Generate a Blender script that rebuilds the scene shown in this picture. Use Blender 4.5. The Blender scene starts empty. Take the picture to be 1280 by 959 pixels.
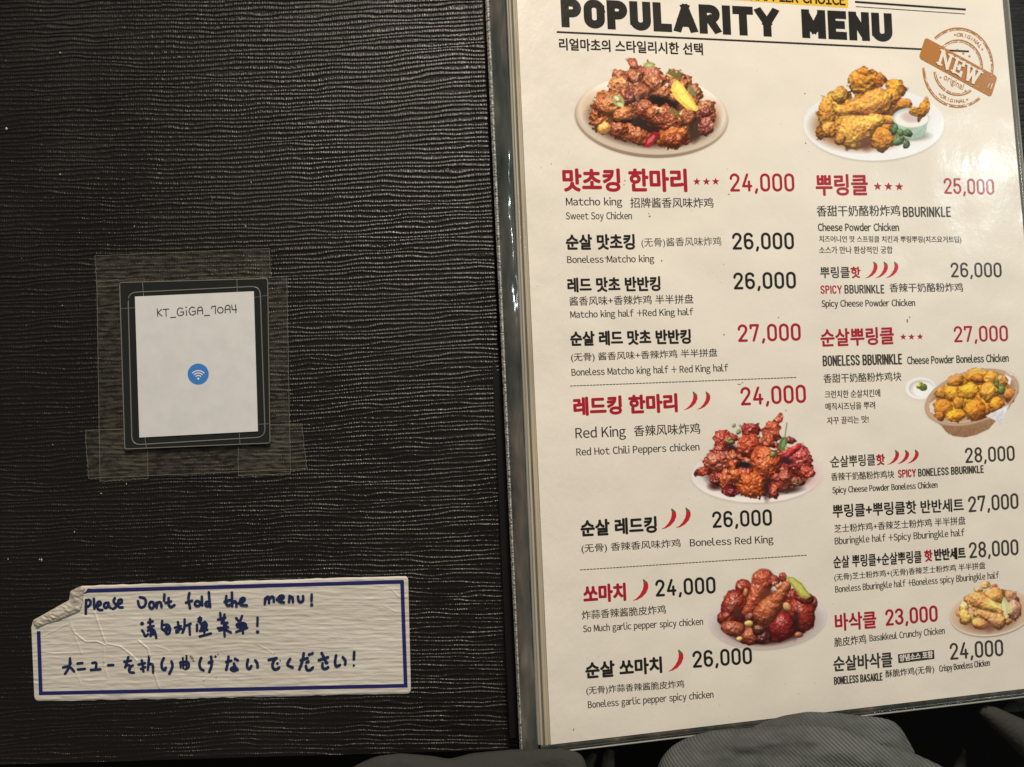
import bpy, math, random
import numpy as np
from mathutils import Vector

sc = bpy.context.scene
C = sc.collection
random.seed(4)

# ------------------------------------------------------------------ camera
# one unit = 10 cm; the camera looks straight down on the open menu
F = 1100.0            # focal length in photo pixels (photo 1280 x 959)
H = 3.8               # camera height over the black cover
cam = bpy.data.cameras.new('camera')
cam.sensor_fit = 'HORIZONTAL'
cam.sensor_width = 36.0
cam.lens = F / 1280 * 36
cam.clip_start = 0.05
cam.clip_end = 200
cam.dof.use_dof = True
cam.dof.focus_distance = 3.78
cam.dof.aperture_fstop = 1.0
camo = bpy.data.objects.new('camera', cam)
camo.location = (0, 0, H)
C.objects.link(camo)
sc.camera = camo
sc.unit_settings.scale_length = 0.1

# ------------------------------------------------------------------ light
w = bpy.data.worlds.new('World')
sc.world = w
w.use_nodes = True
bg = w.node_tree.nodes['Background']
bg.inputs[0].default_value = (1.0, .93, .82, 1)
bg.inputs[1].default_value = 0.16


def area(name, loc, target, size, power, col, sy=None):
    l = bpy.data.lights.new(name, 'AREA')
    l.energy = power
    l.color = col
    l.shape = 'RECTANGLE'
    l.size = size
    l.size_y = sy or size
    o = bpy.data.objects.new(name, l)
    o.location = loc
    d = Vector(target) - Vector(loc)
    o.rotation_euler = d.to_track_quat('-Z', 'Y').to_euler()
    C.objects.link(o)
    return o


# page plane: row direction, column direction, normal (photo measured vanishing lines)
d1 = np.array([6260., 140., -1100.]); d1 /= np.linalg.norm(d1)
d2 = np.array([.043, -1., .05]); d2 -= d1 * d1.dot(d2); d2 /= np.linalg.norm(d2)
PN = np.cross(d2, d1); PN /= np.linalg.norm(PN)
if PN[2] < 0: PN = -PN


def ray(px, py):
    px = np.asarray(px, float); py = np.asarray(py, float)
    return np.stack([(px - 640) / F, -(py - 479.5) / F, -np.ones_like(px * py)], -1)


def Z(px, py, z=0.0):
    """point at height z seen at a place of the black cover"""
    r = ray(px, py)
    t = (H - np.asarray(z, float))
    return np.array([0, 0, H]) + r * t[..., None] if np.ndim(t) else np.array([0, 0, H]) + r * t


PP = Z(665, 480, 0.07)


def Q(px, py, h=0.0):
    """point on the printed page, h above it"""
    r = ray(px, py)
    o = np.array([0, 0, H])
    t = ((PP + PN * 0 - o).dot(PN)) / (r @ PN)
    return o + r * t[..., None] + PN * np.asarray(h, float)[..., None]


area('ceiling_lamp', (1.2, 10.6, 8.0), (0.3, 0.1, 0), 2.2, 2080, (1.0, .885, .735))
# lamp mirrored by the plastic near the upper right edge of the page
_g = Q(1260., 214.)
_v = _g - np.array([0, 0, H]); _v /= np.linalg.norm(_v)
_r = _v - 2 * _v.dot(PN) * PN
_gl = _g + _r * 7.0
area('wall_lamp', _gl, _g, .36, 100, (.76, .97, 1.0), .46)

sc.view_settings.view_transform = 'Standard'
sc.view_settings.look = 'None'
sc.view_settings.exposure = 0.0
sc.view_settings.gamma = 1.0
sc.cycles.max_bounces = 6
sc.cycles.transparent_max_bounces = 8


# ------------------------------------------------------------------ noise
def _hash(ix, iy, seed):
    n = (ix.astype(np.int64) * 374761393 + iy.astype(np.int64) * 668265263 + seed * 2147483647) & 0x7fffffff
    n = ((n ^ (n >> 13)) * 1274126177) & 0x7fffffff
    n = (n ^ (n >> 16)) & 0x7fffffff
    return n / 0x7fffffff


def vn(x, y, seed=0):
    """smooth value noise in -1..1"""
    x = np.asarray(x, float); y = np.asarray(y, float)
    x, y = np.broadcast_arrays(x, y)
    ix = np.floor(x); iy = np.floor(y)
    fx = x - ix; fy = y - iy
    fx = fx * fx * (3 - 2 * fx); fy = fy * fy * (3 - 2 * fy)
    a = _hash(ix, iy, seed); b = _hash(ix + 1, iy, seed)
    c = _hash(ix, iy + 1, seed); d = _hash(ix + 1, iy + 1, seed)
    return ((a * (1 - fx) + b * fx) * (1 - fy) + (c * (1 - fx) + d * fx) * fy) * 2 - 1


LAM = 5.6


def ribs(X, Y):
    """wavy pressed ribs of the black leatherette, 0..1"""
    yy = Y + .035 * X + 7 * vn(X / 330, Y / 260, 3) + 2.6 * vn(X / 95, Y / 40, 5)
    wv = 1.5 * vn(X / 70, yy / 9, 7) + 1.7 * vn(X / 30, yy / 7.5, 9) + .45 * vn(X / 9, yy / 5, 10)
    ph = 2 * math.pi * (yy + wv) / LAM
    c = .5 + .5 * np.cos(ph)
    amp = .74 + .34 * vn(X / 34, yy / 6, 11)
    return np.clip(c ** 2.6 * amp, 0, 1.2) + .05 * vn(X / 2.2, Y / 2.2, 15)


# ------------------------------------------------------------------ materials
def lin(c):
    c = np.asarray(c, float) / 255
    return np.where(c <= .04045, c / 12.92, ((c + .055) / 1.055) ** 2.4)


def mat(name, col, rough=.5, coat=0, coat_rough=.1, spec=.5, metal=0):
    m = bpy.data.materials.new(name)
    m.use_nodes = True
    b = m.node_tree.nodes['Principled BSDF']
    b.inputs['Base Color'].default_value = (*col[:3], 1)
    b.inputs['Roughness'].default_value = rough
    b.inputs['Specular IOR Level'].default_value = spec
    b.inputs['Metallic'].default_value = metal
    b.inputs['Coat Weight'].default_value = coat
    b.inputs['Coat Roughness'].default_value = coat_rough
    return m


def N(m, t, **k):
    n = m.node_tree.nodes.new(t)
    for a, v in k.items(): setattr(n, a, v)
    return n


def L(m, a, b): m.node_tree.links.new(a, b)


def pos(m): return N(m, 'ShaderNodeNewGeometry').outputs['Position']


def noise(m, scale, detail=3, vec=None, stretch=None, rough=.55):
    n = N(m, 'ShaderNodeTexNoise')
    n.inputs['Scale'].default_value = scale
    n.inputs['Detail'].default_value = detail
    n.inputs['Roughness'].default_value = rough
    v = vec or pos(m)
    if stretch:
        mp = N(m, 'ShaderNodeMapping'); mp.inputs['Scale'].default_value = stretch
        L(m, v, mp.inputs['Vector']); v = mp.outputs[0]
    L(m, v, n.inputs['Vector'])
    return n.outputs['Fac']


def math_node(m, op, a, b=None, clamp=False):
    n = N(m, 'ShaderNodeMath', operation=op, use_clamp=clamp)
    for i, v in enumerate((a, b)):
        if v is None: continue
        if isinstance(v, (int, float)): n.inputs[i].default_value = v
        else: L(m, v, n.inputs[i])
    return n.outputs[0]


def ramp(m, fac, stops):
    n = N(m, 'ShaderNodeValToRGB')
    e = n.color_ramp.elements
    while len(e) < len(stops): e.new(.5)
    for el, (p, c) in zip(e, stops):
        el.position = p; el.color = (*c[:3], 1)
    L(m, fac, n.inputs[0])
    return n.outputs[0]


def bump(m, hgt, strength, dist=.01, coat=True, prev=None):
    b = N(m, 'ShaderNodeBump')
    b.inputs['Strength'].default_value = strength
    b.inputs['Distance'].default_value = dist
    L(m, hgt, b.inputs['Height'])
    if prev is not None: L(m, prev, b.inputs['Normal'])
    p = m.node_tree.nodes['Principled BSDF']
    L(m, b.outputs[0], p.inputs['Normal'])
    if coat: L(m, b.outputs[0], p.inputs['Coat Normal'])
    return b.outputs[0]


def laminate(m):
    """plastic film surface: slow waves, small wrinkles, pits; the same over paper, ink and pictures"""
    a = noise(m, 1.7, 2)
    b = noise(m, 9.0, 4, stretch=(1, .55, 1))
    c = noise(m, 34.0, 3)
    sx_ = N(m, 'ShaderNodeSeparateXYZ'); L(m, pos(m), sx_.inputs[0])
    nearl = N(m, 'ShaderNodeMapRange'); L(m, sx_.outputs[0], nearl.inputs[0])
    nearl.inputs[1].default_value = .06; nearl.inputs[2].default_value = .55
    nearl.inputs[3].default_value = 1.5; nearl.inputs[4].default_value = .42
    b = math_node(m, 'MULTIPLY', b, nearl.outputs[0])
    s = math_node(m, 'ADD', math_node(m, 'MULTIPLY', a, 3.2), math_node(m, 'MULTIPLY', b, .62))
    gr_ = N(m, 'ShaderNodeMapRange'); L(m, noise(m, 4.5, 4), gr_.inputs[0])
    gr_.inputs[1].default_value = .35; gr_.inputs[2].default_value = .65
    gr_.inputs[3].default_value = .11; gr_.inputs[4].default_value = .24
    L(m, gr_.outputs[0], m.node_tree.nodes['Principled BSDF'].inputs['Coat Roughness'])
    s = math_node(m, 'ADD', s, math_node(m, 'MULTIPLY', c, .06))
    bump(m, s, .30, .028)


PAPER = np.array([.755, .705, .635])


def paper_color(m):
    """cream paper with faint cloudy ageing and specks"""
    a = noise(m, 3.0, 4)
    col = ramp(m, a, [(.25, PAPER * .95), (.75, PAPER * 1.03)])
    d = noise(m, 62, 1)
    mask = math_node(m, 'GREATER_THAN', d, .80)
    mx = N(m, 'ShaderNodeMix', data_type='RGBA')
    L(m, math_node(m, 'MULTIPLY', mask, .35), mx.inputs[0])
    L(m, col, mx.inputs[6]); mx.inputs[7].default_value = (.32, .28, .22, 1)
    return mx.outputs[2]


M = {}
m = M['page'] = mat('laminated_paper', PAPER, .36, .26, .20, .2)
L(m, paper_color(m), m.node_tree.nodes['Principled BSDF'].inputs['Base Color'])
laminate(m)


def ink(name, col):
    mm = mat(name, col, .36, .26, .20, .2)
    laminate(mm)
    return mm


M['black'] = ink('black_ink', (.016, .014, .012))
M['dark'] = ink('dark_grey_ink', (.045, .04, .034))
M['red'] = ink('crimson_ink', (.36, .012, .028))
M['chilli'] = ink('chilli_red_ink', (.50, .02, .03))
M['stemgreen'] = ink('stem_green_ink', (.10, .14, .04))
M['yellow'] = ink('yellow_ink', (.76, .48, .05))
M['stamp'] = ink('stamp_brown_ink', (.40, .17, .045))
M['white_ink'] = ink('unprinted_white', (.72, .68, .62))

m = M['print'] = mat('photo_print', (.5, .5, .5), .36, .26, .20, .2)
at = N(m, 'ShaderNodeAttribute', attribute_name='print')
mx = N(m, 'ShaderNodeMix', data_type='RGBA')
L(m, at.outputs['Alpha'], mx.inputs[0]); L(m, paper_color(m), mx.inputs[6]); L(m, at.outputs['Color'], mx.inputs[7])
L(m, mx.outputs[2], m.node_tree.nodes['Principled BSDF'].inputs['Base Color'])
laminate(m)

m = M['cover'] = mat('black_leatherette', (.0065, .0056, .0048), .42, spec=.36)
wt_ = N(m, 'ShaderNodeTexWave', wave_type='BANDS', bands_direction='X')
wt_.inputs['Scale'].default_value = 31.0; wt_.inputs['Distortion'].default_value = 5.5
wt_.inputs['Detail'].default_value = 1.0; wt_.inputs['Detail Scale'].default_value = 2.0
L(m, pos(m), wt_.inputs['Vector'])
bump(m, math_node(m, 'ADD', math_node(m, 'MULTIPLY', wt_.outputs['Fac'], .45), noise(m, 150, 2)), .36, .0045, False)
n_ = noise(m, 2.2, 3)
rr = N(m, 'ShaderNodeMapRange'); rr.inputs[1].default_value = .3; rr.inputs[2].default_value = .7
rr.inputs[3].default_value = .25; rr.inputs[4].default_value = .46
L(m, n_, rr.inputs[0]); L(m, rr.outputs[0], m.node_tree.nodes['Principled BSDF'].inputs['Roughness'])

M['void'] = mat('dark_floor', (.006, .006, .006), .8, spec=.1)
M['blackedge'] = mat('black_edge', (.006, .006, .006), .6, spec=.2)

m = M['stitch'] = mat('grey_binding_tape', (.24, .24, .22), .55)
L(m, ramp(m, noise(m, 60, 2, stretch=(1, 2.2, 1)), [(.35, (.05, .05, .048)), (.60, (.58, .58, .55))]),
  m.node_tree.nodes['Principled BSDF'].inputs['Base Color'])

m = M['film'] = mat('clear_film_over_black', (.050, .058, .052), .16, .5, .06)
f1 = noise(m, 3.0, 3, stretch=(3.0, .8, 1))  # film tint and smudges, with reflection streaks painted into the colour
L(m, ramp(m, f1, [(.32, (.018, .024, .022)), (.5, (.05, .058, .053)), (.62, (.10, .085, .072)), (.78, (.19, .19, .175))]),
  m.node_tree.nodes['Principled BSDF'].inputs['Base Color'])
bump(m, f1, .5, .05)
m = M['film_edge'] = mat('welded_film_edge', (.26, .26, .235), .42, .15, .3)
bump(m, noise(m, 7, 2, stretch=(.3, .3, 1)), .15, .02)
m = M['under'] = mat('older_page_edge', (.40, .35, .27), .4, .4, .15)
L(m, ramp(m, noise(m, 2.5, 3, stretch=(1, .6, 1)), [(.3, (.30, .27, .20)), (.7, (.47, .41, .31))]),
  m.node_tree.nodes['Principled BSDF'].inputs['Base Color'])
M['under_dark'] = mat('grey_film_and_gap_shade', (.13, .13, .11), .25, .4, .1)  # grey film; among the page edges also the painted shadow line


# ------------------------------------------------------------------ object helpers
def tag(o, label=None, cat=None, group=None, kind=None):
    for k, v in (('label', label), ('category', cat), ('group', group), ('kind', kind)):
        if v: o[k] = v
    return o


def thing(name, loc, label, cat):
    o = bpy.data.objects.new(name, None)
    o.empty_display_size = .1
    o.location = loc
    C.objects.link(o)
    return tag(o, label, cat)


ROOTLOC = {}


def obj(name, verts, faces, material, parent=None, smooth=False, label=None):
    v = np.asarray(verts, float).reshape(-1, 3)
    top = parent
    while top is not None and top.parent is not None: top = top.parent
    if top is not None: v = v - np.array(top.location)
    me = bpy.data.meshes.new(name)
    if isinstance(faces, np.ndarray) and faces.ndim == 2:
        k = faces.shape[1]; nf = len(faces)
        me.vertices.add(len(v)); me.vertices.foreach_set('co', v.astype(np.float32).ravel())
        me.loops.add(nf * k); me.loops.foreach_set('vertex_index', faces.astype(np.int32).ravel())
        me.polygons.add(nf)
        me.polygons.foreach_set('loop_start', np.arange(0, nf * k, k, dtype=np.int32))
        me.polygons.foreach_set('loop_total', np.full(nf, k, dtype=np.int32))
        me.update(calc_edges=True)
    else:
        me.from_pydata([tuple(p) for p in v], [], [tuple(int(i) for i in f) for f in faces])
    if smooth:
        me.polygons.foreach_set('use_smooth', np.ones(len(me.polygons), dtype=bool))
    me.materials.append(material)
    me.validate()
    o = bpy.data.objects.new(name, me)
    C.objects.link(o)
    if parent is not None: o.parent = parent
    if label: o['label'] = label
    return o


def grid_faces(nr, nc, keep=None):
    i = np.arange((nr - 1) * nc).reshape(nr - 1, nc)[:, :-1]
    f = np.stack([i, i + nc, i + nc + 1, i + 1], -1).reshape(-1, 4)
    if keep is not None: f = f[keep.reshape(-1)]
    return f


def slab(name, pts_top, thick, material, parent, label=None):
    """closed plate under a polygon of 3d points (counter-clockwise or not), thickness downwards"""
    t = np.asarray(pts_top, float)
    if np.cross(t[1] - t[0], t[2] - t[0])[2] < 0: t = t[::-1]
    n = len(t)
    b = t - np.array([0, 0, thick])
    f = [list(range(n)), list(range(2 * n - 1, n - 1, -1))]
    for i in range(n):
        j = (i + 1) % n
        f.append([i, n + i, n + j, j])
    return obj(name, np.vstack([t, b]), f, material, parent, label=label)


def tube(pts, r, k=6):
    pts = [Vector(p) for p in pts]
    V = []; Fc = []
    for i, p in enumerate(pts):
        d = (pts[min(i + 1, len(pts) - 1)] - pts[max(i - 1, 0)]).normalized()
        u = d.cross(Vector((0, 0, 1))).normalized(); v = u.cross(d)
        for a in range(k):
            t = 2 * math.pi * a / k
            V.append(p + u * (r * math.cos(t)) + v * (r * math.sin(t)))
        if i:
            for a in range(k):
                b = (a + 1) % k
                Fc.append([(i - 1) * k + a, (i - 1) * k + b, i * k + b, i * k + a])
    Fc.append(list(range(k))); Fc.append([(len(pts) - 1) * k + a for a in range(k - 1, -1, -1)])
    return V, Fc


# ------------------------------------------------------------------ the menu folder
FX = np.linspace
menu = thing('menu', (0.1, 0, 0),
             'open menu folder with black ribbed cover and a cream price page in clear sleeve', 'menu')

slab('floor', [(-30, -30, -1.2), (30, -30, -1.2), (30, 30, -1.2), (-30, 30, -1.2)], .2, M['void'], None)
tag(bpy.data.objects['floor'], kind='structure')

RA = .0043


def gapx(y): return 604.8 + .0464 * y


def cover_bottom(x): return 956 - .030 * x


ys = np.arange(-70, 958, .8)
u = np.linspace(0, 1, 440)
YY, UU = np.meshgrid(ys, u, indexing='ij')
XX = -80 + UU * (gapx(YY) + 80)
cut = cover_bottom(XX)
YC = np.minimum(YY, cut)
hz = ribs(XX, YC) * RA
edge = np.clip((gapx(YC) - XX) / 2.5, 0, 1)
hz = hz * (.35 + .65 * edge) - .012 * (1 - edge) ** 2
# soft vertical dent where the cover starts to bend
hz += -.004 * np.exp(-((gapx(YC) - XX - 24) / 8) ** 2)
keep = (YY[:-1, :-1] < cut[:-1, :-1])
front = obj('front_cover', Z(XX.ravel(), YC.ravel(), hz.ravel()), grid_faces(len(ys), len(u), keep), M['cover'], menu, True)
# board below the leatherette
slab('cover_board', [Z(-80, -70, -.05), Z(gapx(-70) - 1, -70, -.05), Z(gapx(935) - 1, 937, -.05), Z(-80, 958, -.05)], .06,
     M['blackedge'], menu)
# gutter between cover and pages
_sp = np.array([(gapx(-70) - 6, -70), (720, -70), (740, 925), (gapx(930) - 6, 932)])
slab('spine', Q(_sp[:, 0], _sp[:, 1], np.full(4, -.09)), .03, M['blackedge'], menu)

# back cover behind the page, ribbed as well
ys = np.arange(-70, 925, .9)
xs = np.arange(700, 1420, 4.0)
YY, XX = np.meshgrid(ys, xs, indexing='ij')
YS = YY - .1182 * (XX - 688) * np.clip((YY - 400) / 525, 0, 1)
hb = ribs(XX * .9 + 900, YS + 300) * RA * 1.15
obj('back_cover', Q(XX.ravel(), YS.ravel(), -.13 + hb.ravel()), grid_faces(len(ys), len(xs)), M['cover'], menu, True)


def pl(y, k=0): return 646 + .0452 * y + k          # page left edge at photo row y
def pb(x, k=0): return 931 - .1182 * (x - 688) + k   # page bottom edge
def pr(y, k=0): return 1253 + .09 * y + k            # page right edge


# stitched binding tape along the sleeve
ys = np.arange(-70, 941, 1.0)
cs = np.linspace(0, 1, 7)
YY, CC = np.meshgrid(ys, cs, indexing='ij')
XX = (607.3 + .0462 * YY) + CC * (5.2 - .0016 * YY)
wv = np.abs(np.sin(YY * math.pi / 3.2)) * .006 * np.sin(CC * math.pi)
obj('stitched_edging', Q(XX.ravel(), YY.ravel(), (-.02 + .016 * np.sin(CC * math.pi) + wv).ravel()),
    grid_faces(len(ys), 7), M['stitch'], menu, True)


def strip_grid(name, fl, fr, y0, y1, hfun, material, n=9, label=None, fn=Q):
    ys = np.arange(y0, y1 + .1, 6.0)
    cs = np.linspace(0, 1, n)
    YY, CC = np.meshgrid(ys, cs, indexing='ij')
    XX = fl(YY) + CC * (fr(YY) - fl(YY))
    return obj(name, fn(XX.ravel(), YY.ravel(), hfun(YY, CC).ravel()), grid_faces(len(ys), n), material, menu, True, label)


# clear margin of the sleeve between edging and pages
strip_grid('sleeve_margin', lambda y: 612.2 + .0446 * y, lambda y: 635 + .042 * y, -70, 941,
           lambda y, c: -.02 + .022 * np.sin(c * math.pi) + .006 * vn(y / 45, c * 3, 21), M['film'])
# a few older pages of the stack show as thin edges, each a little lower than the next; the dark strip paints the shadow between them
k_ = 0
for (a, b, hh, mm) in ((-12.4, -9.6, -.012, 'film_edge'), (-9.6, -7.2, -.008, 'under'), (-7.4, -5.0, -.010, 'under_dark'),
                       (-5.2, -2.2, -.004, 'under'), (-2.4, .6, -.007, 'under')):
    strip_grid('under_page', lambda y, a=a: pl(y, a * (1 + .00025 * y)), lambda y, b=b: pl(y, b * (1 + .00025 * y)), -70, 934,
               lambda y, c, hh=hh: hh + .003 * np.sin(c * math.pi) + .0015 * vn(y / 60, c, 31), M[mm], 5)


def bottom_strip(name, ka, kb, hh, material):
    xs = np.arange(676, 1400, 8.0)
    cs = np.linspace(0, 1, 5)
    XX, CC = np.meshgrid(xs, cs, indexing='ij')
    Y = pb(XX, 0) + ka + CC * (kb - ka)
    return obj(name, Q(XX.ravel(), Y.ravel(), (hh + .004 * np.sin(CC * math.pi)).ravel()), grid_faces(len(xs), 5), material, menu, True)


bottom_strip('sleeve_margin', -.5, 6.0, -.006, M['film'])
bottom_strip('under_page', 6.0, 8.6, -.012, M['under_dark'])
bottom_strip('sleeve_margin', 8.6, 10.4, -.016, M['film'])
bottom_strip('sleeve_rim', 10.2, 12.4, -.010, M['film_edge'])
strip_grid('sleeve_margin', lambda y: pr(y, -.5), lambda y: pr(y, 7.0), -70, 860,
           lambda y, c: -.006 + .01 * np.sin(c * math.pi), M['under_dark'])
strip_grid('sleeve_rim', lambda y: pr(y, 6.4), lambda y: pr(y, 9.4), -70, 860,
           lambda y, c: -.008 + .008 * np.sin(c * math.pi), M['film_edge'])

# the printed page: a thin sheet
yt = -70
e = np.array([[pl(yt), yt], [pr(yt), yt], [1331., pb(1331.)], [688.5, pb(688.5)]])
top = Q(e[:, 0], e[:, 1], np.zeros(4))
page = slab('menu_page', top, .004, M['page'], menu, 'cream laminated page printed with dishes and prices')

# ------------------------------------------------------------------ lettering
LEAN = -.048


def place(u, v, x0, y0, x1, y1, h):
    """unit text box -> photo pixels of the page"""
    return x0 + u * (x1 - x0) - LEAN * 0 + v * h * LEAN, y0 + u * (y1 - y0) - v * h


def is_cjk(s): return any(ord(ch) > 0x2000 for ch in s)


_fc = {}


def font_mesh(s):
    if s in _fc: return _fc[s]
    if len(s) > 1 and not is_cjk(s) and s != 'original':
        V = []; Fc_ = []; x = 0; n = 0
        for ch in s:
            if ch == ' ': x += .36; continue
            v, f = font_mesh(chr(ord(ch) + 0xFEE0))
            a, b = v[:, 0].min(), v[:, 0].max()
            V.append(np.stack([v[:, 0] - a + x, v[:, 1]], 1)); Fc_ += [[i + n for i in q_] for q_ in f]; n += len(v)
            x += (b - a) + (.09 if ch not in 'rtyvwk' else .07)
        _fc[s] = (np.vstack(V), Fc_)
        return _fc[s]
    c = bpy.data.curves.new('t', 'FONT')
    c.body = s; c.size = 1; c.resolution_u = 3
    o = bpy.data.objects.new('t', c)
    C.objects.link(o)
    dg = bpy.context.evaluated_depsgraph_get()
    me = bpy.data.meshes.new_from_object(o.evaluated_get(dg))
    v = np.zeros(len(me.vertices) * 3, np.float32); me.vertices.foreach_get('co', v)
    f = [list(p.vertices) for p in me.polygons]
    bpy.data.objects.remove(o); bpy.data.curves.remove(c); bpy.data.meshes.remove(me)
    _fc[s] = (v.reshape(-1, 3)[:, :2].astype(float), f)
    return _fc[s]




class Flat:
    """collects flat pieces lying on a sheet, each a hair above the last"""

    def __init__(self, fn=Q, base=.0005, dz=.000002):
        self.v = []; self.f = []; self.n = 0; self.fn = fn; self.h = base; self.dz = dz

    def add(self, px, py, faces):
        self.v.append(self.fn(np.asarray(px, float), np.asarray(py, float), np.full(len(px), self.h)))
        self.f += [[i + self.n for i in f] for f in faces]
        self.n += len(px); self.h += self.dz

    def poly(self, pts):
        p = np.asarray(pts, float)
        self.add(p[:, 0], p[:, 1], [list(range(len(p)))])

    def ribbon(self, pts, t, cap='round', clampy=None):
        p = np.asarray(pts, float)
        n = len(p)
        sharp = set()
        axial = [min(abs(p[i + 1] - p[i])) < .02 * max(np.hypot(*(p[i + 1] - p[i])), 1e-9) for i in range(n - 1)]
        if cap == 'square':
            for i in range(1, n - 1):
                e0, e1 = p[i] - p[i - 1], p[i + 1] - p[i]
                if e0 @ e1 < .6 * np.hypot(*e0) * np.hypot(*e1): sharp.add(i)
        for i in range(n - 1):
            a, b = p[i].copy(), p[i + 1].copy()
            d = b - a; ln = math.hypot(*d)
            if ln < 1e-6: continue
            d /= ln
            if cap == 'square':
                ax_i = min(abs(d)) < .02
                if i == 0 or (i in sharp and (ax_i or not axial[i - 1])): a -= d * t / 2
                if i == n - 2 or (i + 1 in sharp and (ax_i or not axial[i + 1])): b += d * t / 2
            q = np.array([-d[1], d[0]]) * t / 2
            quad = np.array([a - q, b - q, b + q, a + q])
            if clampy is not None: quad[:, 1] = np.clip(quad[:, 1], *clampy)
            self.poly(quad)
        for i in range(n):
            if cap == 'square' and (i in (0, n - 1) or i in sharp): continue
            an = np.arange(12) * math.pi / 6
            self.poly(np.stack([p[i, 0] + t / 2 * np.cos(an), p[i, 1] + t / 2 * np.sin(an)], 1))

    def disc(self, x, y, r, ry=None, n=20):
        an = np.arange(n) * 2 * math.pi / n
        self.poly(np.stack([x + r * np.cos(an), y + (ry or r) * np.sin(an)], 1))

    def build(self, name, material, parent, label=None):
        return obj(name, np.vstack(self.v), self.f, material, parent, label=label)


def text(name, s, x0, y0, x1, y1, h, wt, col):
    v, f = font_mesh(s)
    mnx, mxx = v[:, 0].min(), v[:, 0].max()
    if is_cjk(s): b, t = v[:, 1].min(), v[:, 1].max()
    else: b, t = 0.0, v[:, 1].max()
    u_ = (v[:, 0] - mnx) / (mxx - mnx); v_ = (v[:, 1] - b) / (t - b)
    px, py = place(u_, v_, x0 + wt, y0 - wt, x1 - wt, y1 - wt, h - 2 * wt)
    fl = Flat()
    if wt < .12: offs = [(0, 0)]
    elif wt < .3: offs = [(wt, 0), (-wt, 0), (0, wt * .6)]
    else: offs = [(wt * math.cos(a), wt * math.sin(a)) for a in np.arange(8) * math.pi / 4] + [(0, 0)]
    for dx, dy in offs: fl.add(px + dx, py + dy, f)
    return fl.build(name, M[col], page)


# monoline letters for the condensed lines: centre lines in a unit box, width factor first
def arc(cx, cy, rx, ry, a0, a1, n=9):
    return [(cx + rx * math.cos(math.radians(a)), cy + ry * math.sin(math.radians(a))) for a in np.linspace(a0, a1, n)]


q = .5
G = {
    '0': (.5, [arc(q, .76, q, .24, 0, 180) + arc(q, .24, q, .24, 180, 360) + [(1, .76)]]),
    '2': (.5, [[(0, .74)] + arc(q, .75, q, .25, 175, -20, 11) + [(.86, .55), (0, 0), (1, 0)]]),
    '3': (.5, [arc(.47, .76, q, .24, 165, -90, 10), arc(.47, .26, .53, .26, 90, -170, 10)]),
    '4': (.53, [[(.55, 1), (0, .27), (1, .27)], [(.74, .55), (.74, 0)]]),
    '5': (.5, [[(.95, 1), (.1, 1), (.05, .52)] + arc(.48, .31, .52, .31, 120, -165, 12)]),
    '6': (.5, [[(.95, .84)] + arc(q, .77, q, .23, 25, 180) + [(0, .3)] + arc(q, .27, q, .27, 180, 360, 11) + arc(q, .33, q, .24, 0, 175, 9)]),
    '7': (.5, [[(0, .82), (0, 1), (1, 1), (.35, 0)]]),
    '8': (.5, [arc(q, .76, .46, .24, 0, 360, 19), arc(q, .26, q, .26, 0, 360, 19)]),
    ',': (.08, [[(.8, .06), (0, -.14)]]),
    '.': (.06, [[(.5, .02), (.5, .04)]]),
    ' ': (.2, []),
    'A': (.6, [[(0, 0), (.5, 1), (1, 0)], [(.2, .28), (.8, .28)]]),
    'B': (.52, [[(0, 0), (0, 1), (.55, 1)] + arc(.55, .76, .4, .24, 90, -90) + [(0, .52)], [(.55, .52)] + arc(.55, .26, .45, .26, 90, -90) + [(0, 0)]]),
    'C': (.5, [arc(q, .75, q, .25, 10, 180) + arc(q, .25, q, .25, 180, 350)]),
    'D': (.52, [[(0, 0), (0, 1), (.45, 1)] + arc(.45, .7, .55, .3, 90, 0, 6) + arc(.45, .3, .55, .3, 0, -90, 6) + [(0, 0)]]),
    'E': (.44, [[(1, 1), (0, 1), (0, 0), (1, 0)], [(0, .52), (.85, .52)]]),
    'G': (.52, [arc(q, .75, q, .25, 15, 180) + arc(q, .25, q, .25, 180, 360) + [(1, .48), (.55, .48)]]),
    'H': (.5, [[(0, 0), (0, 1)], [(1, 0), (1, 1)], [(0, .5), (1, .5)]]),
    'I': (.0, [[(.5, 0), (.5, 1)]]),
    'K': (.52, [[(0, 0), (0, 1)], [(1, 1), (.05, .42)], [(.3, .58), (1, 0)]]),
    'L': (.42, [[(0, 1), (0, 0), (1, 0)]]),
    'M': (.66, [[(0, 0), (0, 1), (.5, .25), (1, 1), (1, 0)]]),
    'N': (.52, [[(0, 0), (0, 1), (1, 0), (1, 1)]]),
    'O': (.52, [arc(q, .74, q, .26, 0, 180) + arc(q, .26, q, .26, 180, 360) + [(1, .74)]]),
    'P': (.5, [[(0, 0), (0, 1), (.55, 1)] + arc(.55, .74, .45, .26, 90, -90) + [(0, .48)]]),
    'R': (.52, [[(0, 0), (0, 1), (.55, 1)] + arc(.55, .75, .45, .25, 90, -90) + [(0, .5)], [(.5, .5), (1, 0)]]),
    'S': (.5, [arc(q, .755, q, .245, 15, 180) + [(.08, .62), (.92, .38)] + arc(q, .245, q, .245, 0, -165)]),
    'T': (.5, [[(0, 1), (1, 1)], [(.5, 1), (.5, 0)]]),
    'U': (.52, [[(0, 1), (0, .26)] + arc(q, .26, q, .26, 180, 360) + [(1, 1)]]),
    'Y': (.6, [[(0, 1), (.5, .45), (1, 1)], [(.5, .45), (.5, 0)]]),
    'W': (.8, [[(0, 1), (.25, 0), (.5, .9), (.75, 0), (1, 1)]]),
}


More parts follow.
